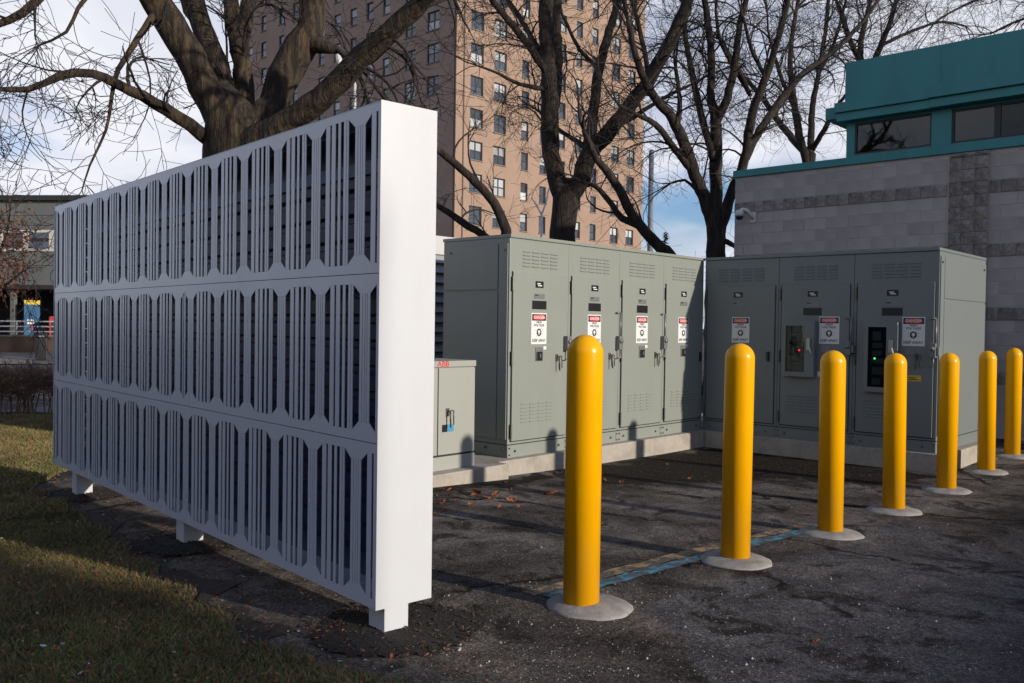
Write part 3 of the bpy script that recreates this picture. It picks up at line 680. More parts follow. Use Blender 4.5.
# raised split faced pilaster
for c in range(-4, 19):
    z0 = .861+CH*c
    if z0 < -.2: continue
    hz = min(CH, 4.895-z0); cuts = [4.327, 4.327+.43, 4.972] if c % 2 else [4.327, 4.327+.215, 4.972]
    for a, b_ in zip(cuts, cuts[1:]): link('block', rng.choice(spl), bd, (-.03, a-3, z0), scale=(1.6, (b_-a-.009)/(BLN-.011), (hz-.011)/(CH-.011)))
bb('pilaster_core', 4.325, 4.974, -.022, .0, -.2, 4.89, M['mortar'])
bb('roof_coping', YS, YE+.02, -.05, 9, 4.9, 5.04, M['teal'], bevel=.006)
FX = .12
bb('fascia', YS, 6.93, FX, 8.5, 6.06, 6.905, M['teal'], bevel=.006)
bb('fascia_joint', 5.185, 5.2, FX-.006, FX+.01, 6.1, 6.846, M['teal'])
lx = bb('ledge', 5.3, 7.02, -.16, 8.6, 5.9, 6.085, M['teal'], bevel=.008); bb('ledge_lip', 5.3, 7.0, -.1, 8.55, 5.74, 5.897, M['teal'], lx, bevel=.006)
ly = bb('ledge', YS, 5.295, -.19, 8.6, 5.905, 6.12, M['teal'], bevel=.008); bb('ledge_lip', YS, 5.295, -.12, 8.55, 5.745, 5.9, M['teal'], ly, bevel=.006)
bb('ledge_end', 7.022, 7.26, .0, 8.4, 5.82, 6.05, M['teal'], bevel=.008)
def window(y0, y1, z0=5.10, z1=5.70, mull=()):
    w = MB(); fw = .035
    w.box(FX, FX+.07, y0-3, y0-3+fw, z0, z1).box(FX, FX+.07, y1-3-fw, y1-3, z0, z1).box(FX, FX+.07, y0-3+fw, y1-3-fw, z0, z0+fw).box(FX, FX+.07, y0-3+fw, y1-3-fw, z1-fw, z1)
    for m_ in mull: w.box(FX, FX+.07, m_-.05-3, m_+.05-3, z0+fw, z1-fw)
    wf = w.build('window', M['winframe'], bd)
    cs = [y0+fw]+[c for m_ in mull for c in (m_-.05, m_+.05)]+[y1-fw]
    for a, b_ in zip(cs[0::2], cs[1::2]): box('pane', FX+.03, FX+.036, a-3, b_-3, z0+fw, z1-fw, M['glass'], wf)
window(5.32, 6.72); window(-1.2, 4.98, mull=(4.25, 3.0, 1.6, .2))
bb('window_post', 4.98, 5.32, FX-.03, FX+.1, 5.042, 5.738, M['teal'], bevel=.004)
bb('corner_post', 6.72, 6.88, FX-.01, FX+.25, 5.042, 5.738, M['teal'], bevel=.004)
bb('sill', YS, 6.72, FX-.02, FX+.1, 5.042, 5.098, M['teal']); bb('head', YS, 6.72, FX-.005, FX+.1, 5.702, 5.738, M['teal'])
bb('interior_wall', YS, 6.8, 2.6, 2.7, 5.042, 5.9, M['brownin']); bb('interior_end', 6.7, 6.8, .3, 2.59, 5.042, 5.9, M['brownin'])
ib = MB(); ib.prism_xz([(1.3, 5.1), (1.5, 5.1), (2.9, 5.68), (2.7, 5.7)], 0, .2)
bb('interior_column', 5.9, 6.05, 1.2, 1.5, 5.05, 5.7, M['dark']); bb('interior_sheet', 5.5, 5.8, .8, .9, 5.3, 5.7, M['corr'])
bb('side_infill', YS, -1.2, FX, FX+.1, 5.1, 5.7, M['teal'])
# surveillance camera on the wall
cc_ = tag(empty('surveillance_camera', (WX-.002, 8.74, 3.95)), 'white dome surveillance camera on bracket high on the block wall', 'camera')
box('wall_plate', -.03, -.008, -.06, .06, -.02, .2, M['camw'], cc_, bevel=.01)
MB().tube([(-.02, 0, .06), (-.1, .02, .16), (-.16, .07, .23), (-.2, .13, .25), (-.22, .18, .22)], [.034, .034, .034, .036, .04], 10).build('arm', M['camw'], cc_, smooth=True)
MB().lathe([(.03, .24), (.07, .23), (.085, .19), (.09, .11)], 20, (-.22, .2)).build('housing', M['camw'], cc_, smooth=True)
MB().lathe([(.083, .11), (.078, .075), (.05, .04), (.01, .028)], 20, (-.22, .2)).build('dome', M['lens'], cc_, smooth=True)

# ---------------------------------------------------------------- apartment tower
TX, TY = 54.2, 56.74
tw = tag(empty('apartment_tower', (TX, TY, -.1)), 'tall tan brick apartment tower with rows of dark framed windows', 'tower')
box('wall_core', .02, 28.75, .02, 35.2, 0, 46, M['brickb'], tw)
# recessed window openings: brick skin in strips
def skin(cols, length, zrows, hh, axis, m, depth=.22):
    b = MB()
    edges = [0]
    for c, w in cols: edges += [c-w/2, c+w/2]
    edges.append(length)
    def put(a, b_, z0, z1):
        if axis == 0: b.box(a, b_, -depth, .018, z0, z1)
        else: b.box(-depth, .018, a, b_, z0, z1)
    for i in range(0, len(edges), 2): put(edges[i], edges[i+1], 0, 46)
    for c, w in cols:
        zs = [0]+[v for zc in zrows for v in (zc-hh/2, zc+hh/2)]+[46]
        for i in range(0, len(zs), 2): put(c-w/2, c+w/2, zs[i], zs[i+1])
    b.build('brick_facing', m, tw)
ZR = [8.65+.1+2.9*k for k in range(11)]
LC = [(2.41, 1.63), (5.47, 1.63), (8.94, 1.0), (11.64, 1.0), (14.49, 1.0), (17.12, 1.0), (19.75, 1.0), (23.5, 1.42), (26.39, 1.42)]
SC_ = [(2.78, 1.65), (5.89, 1.5), (9.37, 1.05), (11.88, 1.05), (14.44, 1.05), (17.08, 1.05), (19.74, 1.05), (24.46, 1.05), (27.06, 1.05), (30.62, 1.05), (33.41, 1.05)]
HWIN = 1.67
skin(LC, 28.75, ZR, HWIN, 0, M['brick']); skin(SC_, 35.2, ZR, HWIN, 1, M['brickb'])
box('corner_pier', -.3, .55, -.36, -.221, 0, 46, M['brick'], tw); box('drain_pipe', .62, .75, -.34, -.222, 0, 46, M['wallbrown'], tw)
box('parapet', -.35, 29.0, -.4, 35.5, 46.01, 46.9, M['brick'], tw)
wm = {}
def tower_window(w):
    if w in wm: return wm[w]
    f = MB(); t_ = .09; h2 = HWIN/2
    f.box(-w/2, -w/2+t_, -.06, 0, -h2, h2).box(w/2-t_, w/2, -.06, 0, -h2, h2).box(-w/2+t_, w/2-t_, -.06, 0, -h2, -h2+t_).box(-w/2+t_, w/2-t_, -.06, 0, h2-t_, h2).box(-w/2+t_, w/2-t_, -.06, 0, -.05, .05)
    if w > 1.2: f.box(-.07, .07, -.055, 0, -h2+t_, h2-t_)
    p1 = MB().box(-w/2+t_, w/2-t_, -.02, -.01, .05, h2-t_); p2 = MB().box(-w/2+t_, w/2-t_, -.03, -.02, -h2+t_, -.05)
    wm[w] = (f.mesh('window', M['winframe']), p1.mesh('pane', M['pane']), p1.mesh('pane', M['blind']), p2.mesh('pane', M['pane']), p2.mesh('pane', M['blind']), MB().box(-w/2-.05, w/2+.05, -.28, -.05, -h2-.09, -h2-.005).mesh('sill', M['walk']))
    return wm[w]
for cols, rot in ((LC, 0), (SC_, -math.pi/2)):
    for c, w in cols:
        ms = tower_window(w)
        for zc in ZR:
            o = link('window', ms[0], tw, (c, -.03, zc) if rot == 0 else (-.03, c, zc), rot=(0, 0, rot))
            link('pane', ms[2] if rng.random() < (.5 if rot == 0 else .45) else ms[1], o); link('pane', ms[4] if rng.random() < .15 else ms[3], o); link('sill', ms[5], o, (0, 0, 0))

# ---------------------------------------------------------------- trees
def catmull(pts, rs, step):
    out = []; ro = []; n = len(pts)
    for i in range(n-1):
        p0 = pts[max(i-1, 0)]; p1 = pts[i]; p2 = pts[i+1]; p3 = pts[min(i+2, n-1)]
        k = max(1, int((p2-p1).length/step))
        for j in range(k):
            t = j/k; out.append(.5*((2*p1)+(p2-p0)*t+(2*p0-5*p1+4*p2-p3)*t*t+(3*p1-p0-3*p2+p3)*t**3)); ro.append(rs[i]*(1-t)+rs[i+1]*t)
    out.append(pts[-1]); ro.append(rs[-1]); return out, ro
def rvec(g): 
    return Vector((g.gauss(0, 1), g.gauss(0, 1), g.gauss(0, 1))).normalized()
RMIN = [.0035]
def grow(b, p, d, L, r, lvl, g, up, kids, stats):
    n = max(3, min(8, int(L/.16))); pts = [p.copy()]; rs = [r]; q = p.copy(); dd = d.normalized(); cv = rvec(g)
    for i in range(n):
        cv = (cv*.75+rvec(g)*.5).normalized(); dd = (dd+cv*.30+rvec(g)*.1+Vector((0, 0, up))*.16).normalized(); q = q+dd*(L/n); pts.append(q.copy()); rs.append(max(RMIN[0], r*(1-.72*(i+1)/n)))
    b.tube(pts, rs, 5 if r > .03 else (4 if r > .014 else 3), cap=False); stats[0] += 1
    if lvl <= 0: return
    nk = kids[lvl-1]
    for k in range(nk):
        t = g.uniform(.22, .98); i = min(n-1, int(t*n)); pp = pts[i].lerp(pts[i+1], t*n-i); dr = (pts[i+1]-pts[i]).normalized()
        pr = rvec(g); pr = (pr-dr*pr.dot(dr)).normalized(); an = g.uniform(.45, 1.1)
        grow(b, pp, dr*math.cos(an)+pr*math.sin(an), L*g.uniform(.45, .85)*(1-.25*t), max(RMIN[0], rs[i]*g.uniform(.45, .7)), lvl-1, g, up, kids, stats)
def tree(name, label, depth, trunk, limbs, seed, m, scale=1, up=.3, dens=2.2, kids=(5, 5), Lr=(1.1, 2.9), cat='tree', sides=14, lvl=2, spread=0, tw=None, group='bare trees behind the enclosure', rmin=.0042):
    """trunk / limbs: (px, py, depth offset, radius in px); trunk is carried down to the ground"""
    g = random.Random(seed); k = depth/FPX; RMIN[0] = rmin
    def W_(pl): return [P(a, b, depth+o) for a, b, o, r in pl], [max(.006, r*(depth+o)/FPX) for a, b, o, r in pl]
    tp, tr = W_(trunk)
    base = tp[0].copy(); gz = zg(base.x, base.y); 
    root = tag(empty(name, (base.x, base.y, gz)), label, cat, group)
    off = Vector((base.x, base.y, gz))
    low = Vector((base.x, base.y, gz-.15)); 
    tp = [low, Vector((base.x, base.y, gz+.5))]+tp; tr = [tr[0]*1.5, tr[0]*1.12]+tr
    tp.append(tp[-1]+(tp[-1]-tp[-2]).normalized()*tr[-1]*1.3); tr.append(tr[-1]*.3)
    tb = MB(); cb_ = MB(); st = [0]
    lines = [(tp, tr, False)]+[(*W_(l), True) for l in limbs]
    for pts, rs, islimb in lines:
        pts, rs = catmull(pts, rs, max(.18, rs[0]*.9))
        js = [p+rvec(g)*rs[i]*.14 for i, p in enumerate(pts)]
        tb.tube([p-off for p in js], rs, sides if rs[0] > .09 else 8, cap=True, wob=.07, rng=g)
        if not islimb: continue
        # side branches
        acc = 0
        for i in range(1, len(js)):
            seg = (js[i]-js[i-1]); acc += seg.length*dens
            while acc > 1:
                acc -= 1
                if rs[i] > .11 and g.random() < .7: continue
                dr = seg.normalized(); pr = rvec(g); pr = (pr-dr*pr.dot(dr)).normalized(); an = g.uniform(.5, 1.15)
                r = min(.032, max(.007, rs[i]*g.uniform(.22, .45)))
                grow(cb_, js[i]-off, dr*math.cos(an)+pr*math.sin(an), g.uniform(*Lr)*scale, r, lvl, g, up, kids, st)
        # continue the tip
        dr = (js[-1]-js[-2]).normalized()
        for _ in range(3): grow(cb_, js[-1]-off, (dr+rvec(g)*.4).normalized(), g.uniform(*Lr)*scale*1.3, max(.008, rs[-1]*.7), lvl, g, up, kids, st)
    tb.build('trunk', m, root, smooth=True); cb_.build('crown', M['twig'], root, smooth=True)
    return root
tree('bare_tree', 'huge old bare tree with mossy spreading limbs rising behind the white screen', 15, [(238, 215, 0, 31), (236, 150, 0, 30), (228, 118, 0, 27)],
     [[(228, 140, 0, 17), (205, 85, -.2, 16), (180, 40, -.4, 15), (155, 0, -.7, 14), (120, -60, -1.2, 10)],
      [(232, 130, .1, 13), (220, 75, .3, 11), (203, 25, .5, 9), (186, -30, .6, 8)],
      [(228, 112, .1, 11), (214, 60, .5, 8), (196, 18, .8, 9), (172, -40, 1.2, 6)],
      [(238, 130, .2, 13), (243, 85, .5, 10), (237, 40, .6, 8), (226, -20, .9, 8)], [(239, 55, .5, 9), (247, 10, .8, 7), (252, -40, 1.2, 6)],
      [(245, 140, -.1, 15), (268, 115, .1, 15), (284, 80, .3, 16), (300, 45, .4, 16), (312, 20, .5, 13), (310, -30, .6, 11)], [(303, 42, .4, 10), (326, 46, .2, 7), (338, 50, .1, 4)], [(312, 20, .5, 9), (322, -20, .7, 8)],
      [(240, 152, -.2, 15), (275, 128, -.5, 13), (320, 100, -.8, 12), (362, 58, -1.2, 11), (400, 22, -1.5, 10), (438, -12, -1.9, 8)],
      [(220, 145, 0, 9), (200, 132, -.3, 7), (166, 110, -.7, 6.2), (130, 90, -1.1, 5.2), (92, 74, -1.5, 4.6), (60, 76, -1.8, 4), (28, 89, -2, 3), (-20, 88, -2.4, 2)],
      [(168, 0, -.5, 5), (150, 20, -.8, 3.6), (132, 48, -1, 3), (118, 70, -1.1, 2.6), (112, 96, -1.2, 2), (106, 130, -1.3, 1.5), (90, 165, -1.5, 1), (82, 190, -1.6, .7)],
      [(60, -25, -2, 5), (35, 2, -2, 4.5), (10, 20, -2.2, 3.8), (-25, 32, -2.4, 3)],
      [(92, -10, -1.5, 2.5), (78, 8, -1.6, 2), (66, 32, -1.7, 1.5), (40, 45, -1.8, 1)]],
     11, M['barkmoss'], scale=.66, up=-.22, dens=2.5, kids=(5, 5), Lr=(1.0, 3.0), rmin=.005)
tree('bare_tree', 'bare tree with forked trunk rising behind the sage cabinets before the tower', 25, [(562, 260, 0, 14), (563, 215, 0, 13), (566, 195, 0, 13)],
     [[(562, 198, 0, 10), (553, 165, 0, 9), (550, 130, 0, 9), (549, 90, 0, 8.5), (547, 45, .1, 8), (546, 0, .2, 7), (544, -60, .3, 5)], [(551, 120, 0, 6), (557, 70, .4, 6), (556, 20, .7, 5), (560, -40, 1, 4)],
      [(568, 200, 0, 10), (582, 178, -.1, 9.5), (588, 155, -.2, 9), (606, 137, -.5, 8), (622, 115, -.8, 7.5), (645, 85, -1.2, 7), (668, 45, -1.7, 6.5), (684, 10, -2, 6), (700, -40, -2.5, 4)],
      [(586, 160, -.1, 6), (592, 125, .3, 5.2), (597, 80, .8, 5), (605, 45, 1.1, 4.5), (614, 15, 1.4, 3.8), (624, -25, 1.7, 3)],
      [(548, 75, 0, 4), (528, 45, -.6, 3.6), (508, 20, -1, 3.4), (486, -8, -1.5, 3)], [(547, 62, 0, 3.2), (534, 42, .5, 2.8), (520, 18, .8, 2.5), (504, -5, 1, 2.2)],
      [(549, 90, 0, 3), (520, 84, -.8, 2), (495, 72, -1.3, 1.4), (478, 66, -1.6, 1)], [(588, 150, -.2, 3.5), (575, 140, .5, 2.5), (562, 132, .8, 2), (540, 112, 1.2, 1.5)],
      [(612, 128, -.6, 3), (632, 118, -.2, 2.5), (660, 100, .3, 2), (690, 85, .8, 1.5)], [(600, 70, .8, 2.5), (580, 50, 1, 2), (565, 20, 1.5, 1.6)], [(650, 80, -1.2, 3), (642, 40, -.8, 2.5), (632, 0, -.5, 2)]],
     22, M['bark'], scale=.8, up=.12, dens=2.9)
tree('bare_tree', 'bare tree with upright fanned stems between tower and block building', 24, [(716, 275, 0, 10), (717, 240, 0, 9.5), (716, 215, 0, 9.5)],
     [[(716, 236, 0, 6), (711, 215, 0, 7), (704, 195, 0, 6.5), (692, 168, -.2, 6), (682, 138, -.4, 5.5), (672, 118, -.6, 5), (655, 98, -.9, 4.2), (640, 70, -1.2, 3.5), (628, 20, -1.5, 2.5)],
      [(690, 168, -.2, 4), (672, 145, -.8, 3.4), (655, 124, -1.2, 3), (636, 114, -1.5, 2), (618, 104, -1.8, 1.2)], [(677, 128, -.4, 3), (680, 105, 0, 2.5), (676, 70, .4, 2)],
      [(716, 215, 0, 6.5), (716, 165, .2, 6), (716, 122, .3, 5.5), (711, 95, .5, 4), (711, 50, .7, 3.6), (706, 10, .9, 3.2), (700, -40, 1.2, 2.4)], [(716, 124, .3, 4.5), (727, 98, .1, 4.2), (735, 65, -.1, 3.8), (740, 25, -.3, 3), (752, -20, -.6, 2.4)],
      [(714, 160, .1, 4), (702, 118, .5, 3.6), (694, 82, .8, 3.2), (686, 40, 1.1, 2.6), (682, -10, 1.5, 2)],
      [(717, 250, 0, 4.5), (720, 232, 0, 5.6), (726, 210, -.2, 5.2), (735, 185, -.4, 5), (745, 160, -.6, 4.8), (751, 118, -.9, 4.4), (764, 82, -1.2, 4), (776, 45, -1.5, 3.2), (790, -5, -1.9, 2.4)],
      [(746, 158, -.6, 4.2), (760, 130, -.3, 4), (778, 104, 0, 3.6), (802, 75, .3, 3.2), (835, 50, .7, 2.6), (862, 22, 1, 2), (885, -10, 1.3, 1.4)],
      [(706, 200, 0, 2.5), (696, 190, .3, 1.8), (685, 180, .5, 1.4), (672, 183, .7, 1)], [(722, 240, 0, 3), (734, 246, -.3, 2.4), (748, 258, -.5, 2)],
      [(735, 62, 0, 2.5), (750, 95, .6, 2), (722, 45, .6, 2), (716, 10, .8, 1.5)], [(766, 78, -1.2, 2.5), (752, 50, -.8, 2), (744, 20, -.5, 1.5)]],
     33, M['bark'], scale=.78, up=.12, dens=3.1)
tree('bare_tree', 'bare tree with curving limb leaning left between screen and first cabinet', 20, [(512, 290, 0, 7), (508, 255, 0, 6), (505, 235, 0, 5.4)],
     [[(507, 240, 0, 5.4), (502, 218, -.1, 5), (488, 195, -.2, 4.5), (468, 175, -.4, 4), (448, 158, -.6, 3.6), (425, 140, -.8, 3), (395, 110, -1, 2.4), (370, 80, -1.2, 1.6)],
      [(510, 262, 0, 4.5), (490, 240, .2, 4), (462, 222, .4, 3.6), (436, 204, .6, 3), (405, 180, .8, 2.4), (385, 150, 1, 1.6)]], 44, M['bark'], scale=.62, up=-.05, dens=1.5, kids=(4, 4))
tree('bare_tree', 'bare leaning tree stem crossing the right edge of the tower', 22, [(690, 300, 0, 7), (676, 265, 0, 6.4), (664, 250, 0, 6)],
     [[(668, 254, 0, 6), (650, 238, 0, 5.5), (632, 214, 0, 5), (620, 190, -.1, 4.6), (608, 172, -.2, 4), (596, 158, -.3, 3.4), (584, 130, -.6, 2.4)],
      [(640, 226, 0, 4), (622, 218, .2, 3.4), (612, 205, .4, 3), (600, 190, .6, 2.6), (590, 184, .8, 2), (574, 180, 1.1, 1.2)]], 55, M['bark'], scale=.6, up=.05, dens=1.5, kids=(4, 4))
tree('bare_tree', 'bare bushy tree rising just left of the teal window storey', 33, [(811, 230, 0, 7), (810, 175, 0, 6.5), (809, 155, 0, 6)],
     [[(809, 172, 0, 4), (798, 130, -.3, 3.8), (794, 100, -.5, 3.2), (790, 60, -.8, 2.6), (796, 10, -1, 2)], [(808, 156, 0, 4), (792, 138, .5, 3.4), (776, 118, 1, 3), (758, 92, 1.5, 2.4), (738, 70, 2, 2), (722, 40, 2.4, 1.4)],
      [(811, 150, 0, 3.6), (812, 110, .5, 3), (819, 70, .8, 2.4), (826, 25, 1.2, 2), (830, -20, 1.5, 1.5)], [(812, 150, 0, 3), (824, 130, -.8, 2.4), (836, 108, -1.2, 2), (850, 90, -1.6, 1.4)], [(800, 120, 0, 2.5), (782, 80, 1, 2), (770, 40, 1.4, 1.5)], [(818, 75, .8, 2), (835, 40, 1.4, 1.6), (846, 0, 1.8, 1.3)]],
     66, M['bark'], scale=1.05, up=.15, dens=2.9)
tree('bare_tree', 'bare tree whose crown shows above the teal fascia', 34, [(868, 200, 0, 6), (868, 110, 0, 5), (867, 75, 0, 4.5)],
     [[(866, 80, 0, 3.5), (860, 50, 0, 3), (868, 10, .5, 2.2), (880, -30, .8, 1.6)], [(868, 75, 0, 3.5), (878, 52, -.5, 3), (888, 28, -.9, 2.6), (898, -5, -1.2, 2)], [(868, 80, 0, 3), (850, 40, .6, 2.4), (838, 5, 1, 1.8)], [(882, 45, -.6, 2), (910, 32, -.2, 1.6), (940, 22, 0, 1.2), (965, 26, .3, .8)]],
     77, M['bark'], scale=1.1, up=.1, dens=2.9)
tree('bare_tree', 'thin bare branches drooping over the teal fascia at the top right corner', 30, [(1075, 160, 0, 6), (1072, 60, 0, 5), (1070, 10, 0, 4.5)],
     [[(1070, 25, 0, 3), (1040, -2, -.5, 2.4), (1005, -8, -1, 1.8), (965, 5, -1.4, 1.2), (935, 22, -1.7, .8)], [(1070, 10, 0, 2.4), (1045, 12, .5, 1.8), (1015, 22, .8, 1.2), (990, 34, 1, .8)], [(1070, 5, 0, 3), (1030, -25, .3, 2.4), (985, -35, .5, 1.8), (940, -20, .7, 1.2), (905, -5, .9, .9)]],
     88, M['bark'], scale=1.0, up=-.1, dens=3.0)
# evergreen tip behind the cabinets
eb = P(664, 290, 30); eo = tag(empty('evergreen_tree', (eb.x, eb.y, zg(eb.x, eb.y))), 'small dark evergreen tip poking above the sage cabinets', 'tree')
eh = P(664, 233, 30).z-zg(eb.x, eb.y); MB().tube([(0, 0, -.1), (0, 0, eh)], [.08, .01], 6).build('trunk', M['bark'], eo)
nb = MB(); g = random.Random(5)
for k in range(420):
    z_ = g.uniform(.25, 1)*eh; rr = (eh-z_)*.16+.12; a = g.uniform(0, 6.28); L = rr*g.uniform(.6, 1.1)
    p0 = Vector((0, 0, z_)); p1 = p0+Vector((math.cos(a)*L, math.sin(a)*L, L*.25)); w_ = Vector((-math.sin(a), math.cos(a), 0))*.05; nb.add([p0, p0.lerp(p1, .6)+w_, p1, p0.lerp(p1, .6)-w_+Vector((0, 0, .03))], [(0, 1, 2), (0, 2, 3)])
nb.build('crown', M['ever'], eo)
# poles
pb = P(650, 240, 35); ptop = P(650, 151, 35).z
pe = tag(empty('steel_pole', (pb.x, pb.y, zg(pb.x, pb.y))), 'tall blue grey steel pole standing right of the tower', 'pole')
MB().tube([(0, 0, -.1), (0, 0, ptop-zg(pb.x, pb.y))], [.12, .10], 16).build('shaft', M['pole'], pe, smooth=True); MB().tube([(0, 0, 0), (0, 0, .06)], [.25, .25], 12).build('base_flange', M['pole'], pe); MB().lathe([(.105, ptop-zg(pb.x, pb.y)), (.06, ptop-zg(pb.x, pb.y)+.04)], 16).build('cap', M['pole'], pe)
yb0 = P(541.6, 235, 40); ye = tag(empty('forked_lamp_post', (yb0.x, yb0.y, zg(yb0.x, yb0.y))), 'slim white forked lamp post before the sunlit tower wall', 'lamp post')
def rel(px, py): return P(px, py, 40)-Vector((yb0.x, yb0.y, zg(yb0.x, yb0.y)))
j0 = rel(541.6, 214.5); MB().tube([(0, 0, -.1), j0], [.06, .05], 8).build('shaft', M['railw'], ye, smooth=True)
MB().tube([j0, rel(537, 206), rel(532, 198)], [.05, .045, .04], 6).build('arm', M['railw'], ye); MB().tube([j0, rel(546, 203), rel(549, 188)], [.05, .045, .04], 6).build('arm', M['railw'], ye)
sb0 = P(355, 110, 45); se = tag(empty('street_lamp', (sb0.x, sb0.y, zg(sb0.x, sb0.y))), 'pale street lamp with white head seen between the limbs of the big tree', 'street lamp')
def rels(px, py): return P(px, py, 45)-Vector((sb0.x, sb0.y, zg(sb0.x, sb0.y)))
MB().tube([(0, 0, -.1), rels(355, 84)], [.09, .07], 8).build('shaft', M['railw'], se, smooth=True)
MB().tube([rels(355, 84), rels(350, 70), rels(340, 60)], [.06, .05, .04], 6).build('arm', M['railw'], se)
MB().tube([rels(341, 67), rels(339, 60), rels(337, 52)], [.1, .16, .08], 8).build('lamp_head', M['railw'], se)

# ---------------------------------------------------------------- far left: commercial building, pavement, road, hedge
ma = Vector((17.964, 57, 0)); mb_ = Vector((19.96, 54.3, 0)); md = (mb_-ma).normalized()
mo = ma-md*8; mang = math.atan2(md.y, md.x)
ml = tag(empty('commercial_building', (mo.x, mo.y, .1), mang), 'dull green grey commercial building with a row of cream windows, far left', 'building')
LM = 16; 
box('wall_upper', 0, LM, .03, 12, 3.55, 8.45, M['dark'], ml); box('roof_edge', -.2, LM+.2, -.25, 12.2, 8.46, 8.75, M['winframe'], ml)
pnl = MB().box(.01, 3.19, 0, .028, .01, 1).mesh('panel', M['gpanel'])
for i in range(5):
    for z0, z1 in ((7.62, 8.44), (6.78, 7.6), (4.72, 5.52), (3.56, 4.7)): link('wall_panel', pnl, ml, (i*3.2+.3-.3, 0, z0), scale=(1, 1, z1-z0))
wi = 0
for i in range(10):
    a = .05+i*1.6
    w = MB(); w.box(a, a+1.58, -.05, .03, 5.53, 5.68).box(a, a+1.58, -.05, .03, 6.62, 6.77).box(a, a+.16, -.05, .03, 5.681, 6.619).box(a+1.42, a+1.58, -.05, .03, 5.681, 6.619)
    wf = w.build('window', M['cream'], ml); box('pane', a+.16, a+1.42, -.01, .0, 5.68, 6.62, M['pane'], wf); box('blind', a+.16, a+1.42, -.02, -.011, 6.1+.2*(i % 3), 6.3+.2*(i % 3), M['gap'], wf)
box('canopy', 0, LM, -1.2, .02, 3.3, 3.54, M['winframe'], ml); box('shop_interior', 0, LM, 2.5, 2.6, 0, 3.3, M['dark'], ml)
for i in range(6): box('column', i*3.1, i*3.1+.25, -.9, -.65, 0, 3.3, M['gpanel'], ml)
def stand(name, px, py, depth, label, cat, group=None):
    p = G(px, py) if depth is None else P(px, py, depth); e = empty(name, (p.x, p.y, zg(p.x, p.y)), YAW+.5-math.pi/2); return tag(e, label, cat, group)
kd = stand('kiosk_panel', 32, 326, 50.5, 'tall blue poster panel with yellow top before the dark shopfront, far left', 'sign')
box('panel', -.4, .4, -.1, .1, .1, 2.6, M['blue'], kd); box('yellow_header', -.4, .4, -.1, .1, 2.61, 2.85, M['yellow_label'], kd); box('plinth', -.42, .42, -.14, .14, -.05, .09, M['black'], kd)
box('poster_patch', -.25, .1, -.104, -.101, 1.5, 1.75, M['signw'], kd); box('poster_patch', -.1, .28, -.104, -.101, 1.2, 1.4, M['redp'], kd)
rd = stand('red_machine', 57, 322, 50, 'red vending machine at the far left beside the white screen edge', 'machine')
box('cabinet', -.4, .4, -.35, .35, .08, 1.95, M['redp'], rd, bevel=.03); box('front_window', -.3, .12, -.356, -.351, .7, 1.7, M['black'], rd); box('coin_panel', .18, .32, -.358, -.351, .9, 1.5, M['steel'], rd); box('feet', -.38, .38, -.3, .3, -.05, .079, M['black'], rd)
# low wall with railing
wa = G(-30, 354.6); wb = G(75, 354.2)
wdir = (Vector((wb.x, wb.y, 0))-Vector((wa.x, wa.y, 0))); wl = wdir.length; wan = math.atan2(wdir.y, wdir.x)
we = tag(empty('low_wall', (wa.x, wa.y, zg(wa.x, wa.y)), wan), 'low brown wall under the white railing at the far left', 'wall')
box('wall', 0, wl, 0, .35, -.3, .9, M['wallbrown'], we); box('wall_cap', -.03, wl+.03, -.03, .38, .901, .97, M['walk'], we); box('kerb', 0, wl, -.9, -.7, -.3, .12, M['walk'], we)
re_ = tag(empty('railing', (wa.x, wa.y, zg(wa.x, wa.y)+.97), wan), 'white metal railing of three rails on the low brown wall, far left', 'railing')
for z in (.18, .44, .70): MB().tube([(0, .17, z), (wl, .17, z)], [.035, .035], 8).build('rail', M['railw'], re_)
for i in range(int(wl/1.9)+1): MB().tube([(.1+i*1.9, .17, 0), (.1+i*1.9, .17, .73)], [.035, .035], 8).build('post', M['railw'], re_)
bi = G(41, 361); be = tag(empty('litter_bin', (bi.x, bi.y, zg(bi.x, bi.y)), wan), 'black litter bin on the pale pavement at the far left', 'bin')
box('body', -.21, .21, -.21, .21, .04, 1.0, M['black'], be, bevel=.02); box('hood', -.23, .23, -.23, .23, 1.01, 1.2, M['black'], be, bevel=.05); box('slot_plate', -.12, .12, -.238, -.225, 1.03, 1.1, M['alu'], be); box('base', -.19, .19, -.19, .19, -.04, .039, M['gap'], be)
def strip_poly(y0, y1, x0=-160, x1=130):
    a = G(x0, y0); b_ = G(x1, y0-(x1-x0)*.0); c = G(x1, y1); d = G(x0, y1); return [(d.x, d.y), (c.x, c.y), (b_.x, b_.y), (a.x, a.y)]
sheet('far_pavement', strip_poly(350, 364), M['walk'], .006)
sheet('far_road', strip_poly(365, 401), M['road'], .004)
sheet('gravel_verge', strip_poly(402, 416), mat('pale_gravel', (.19, .18, .175), .95, var=.6, vscale=12, bump=1, bscale=40), .016)
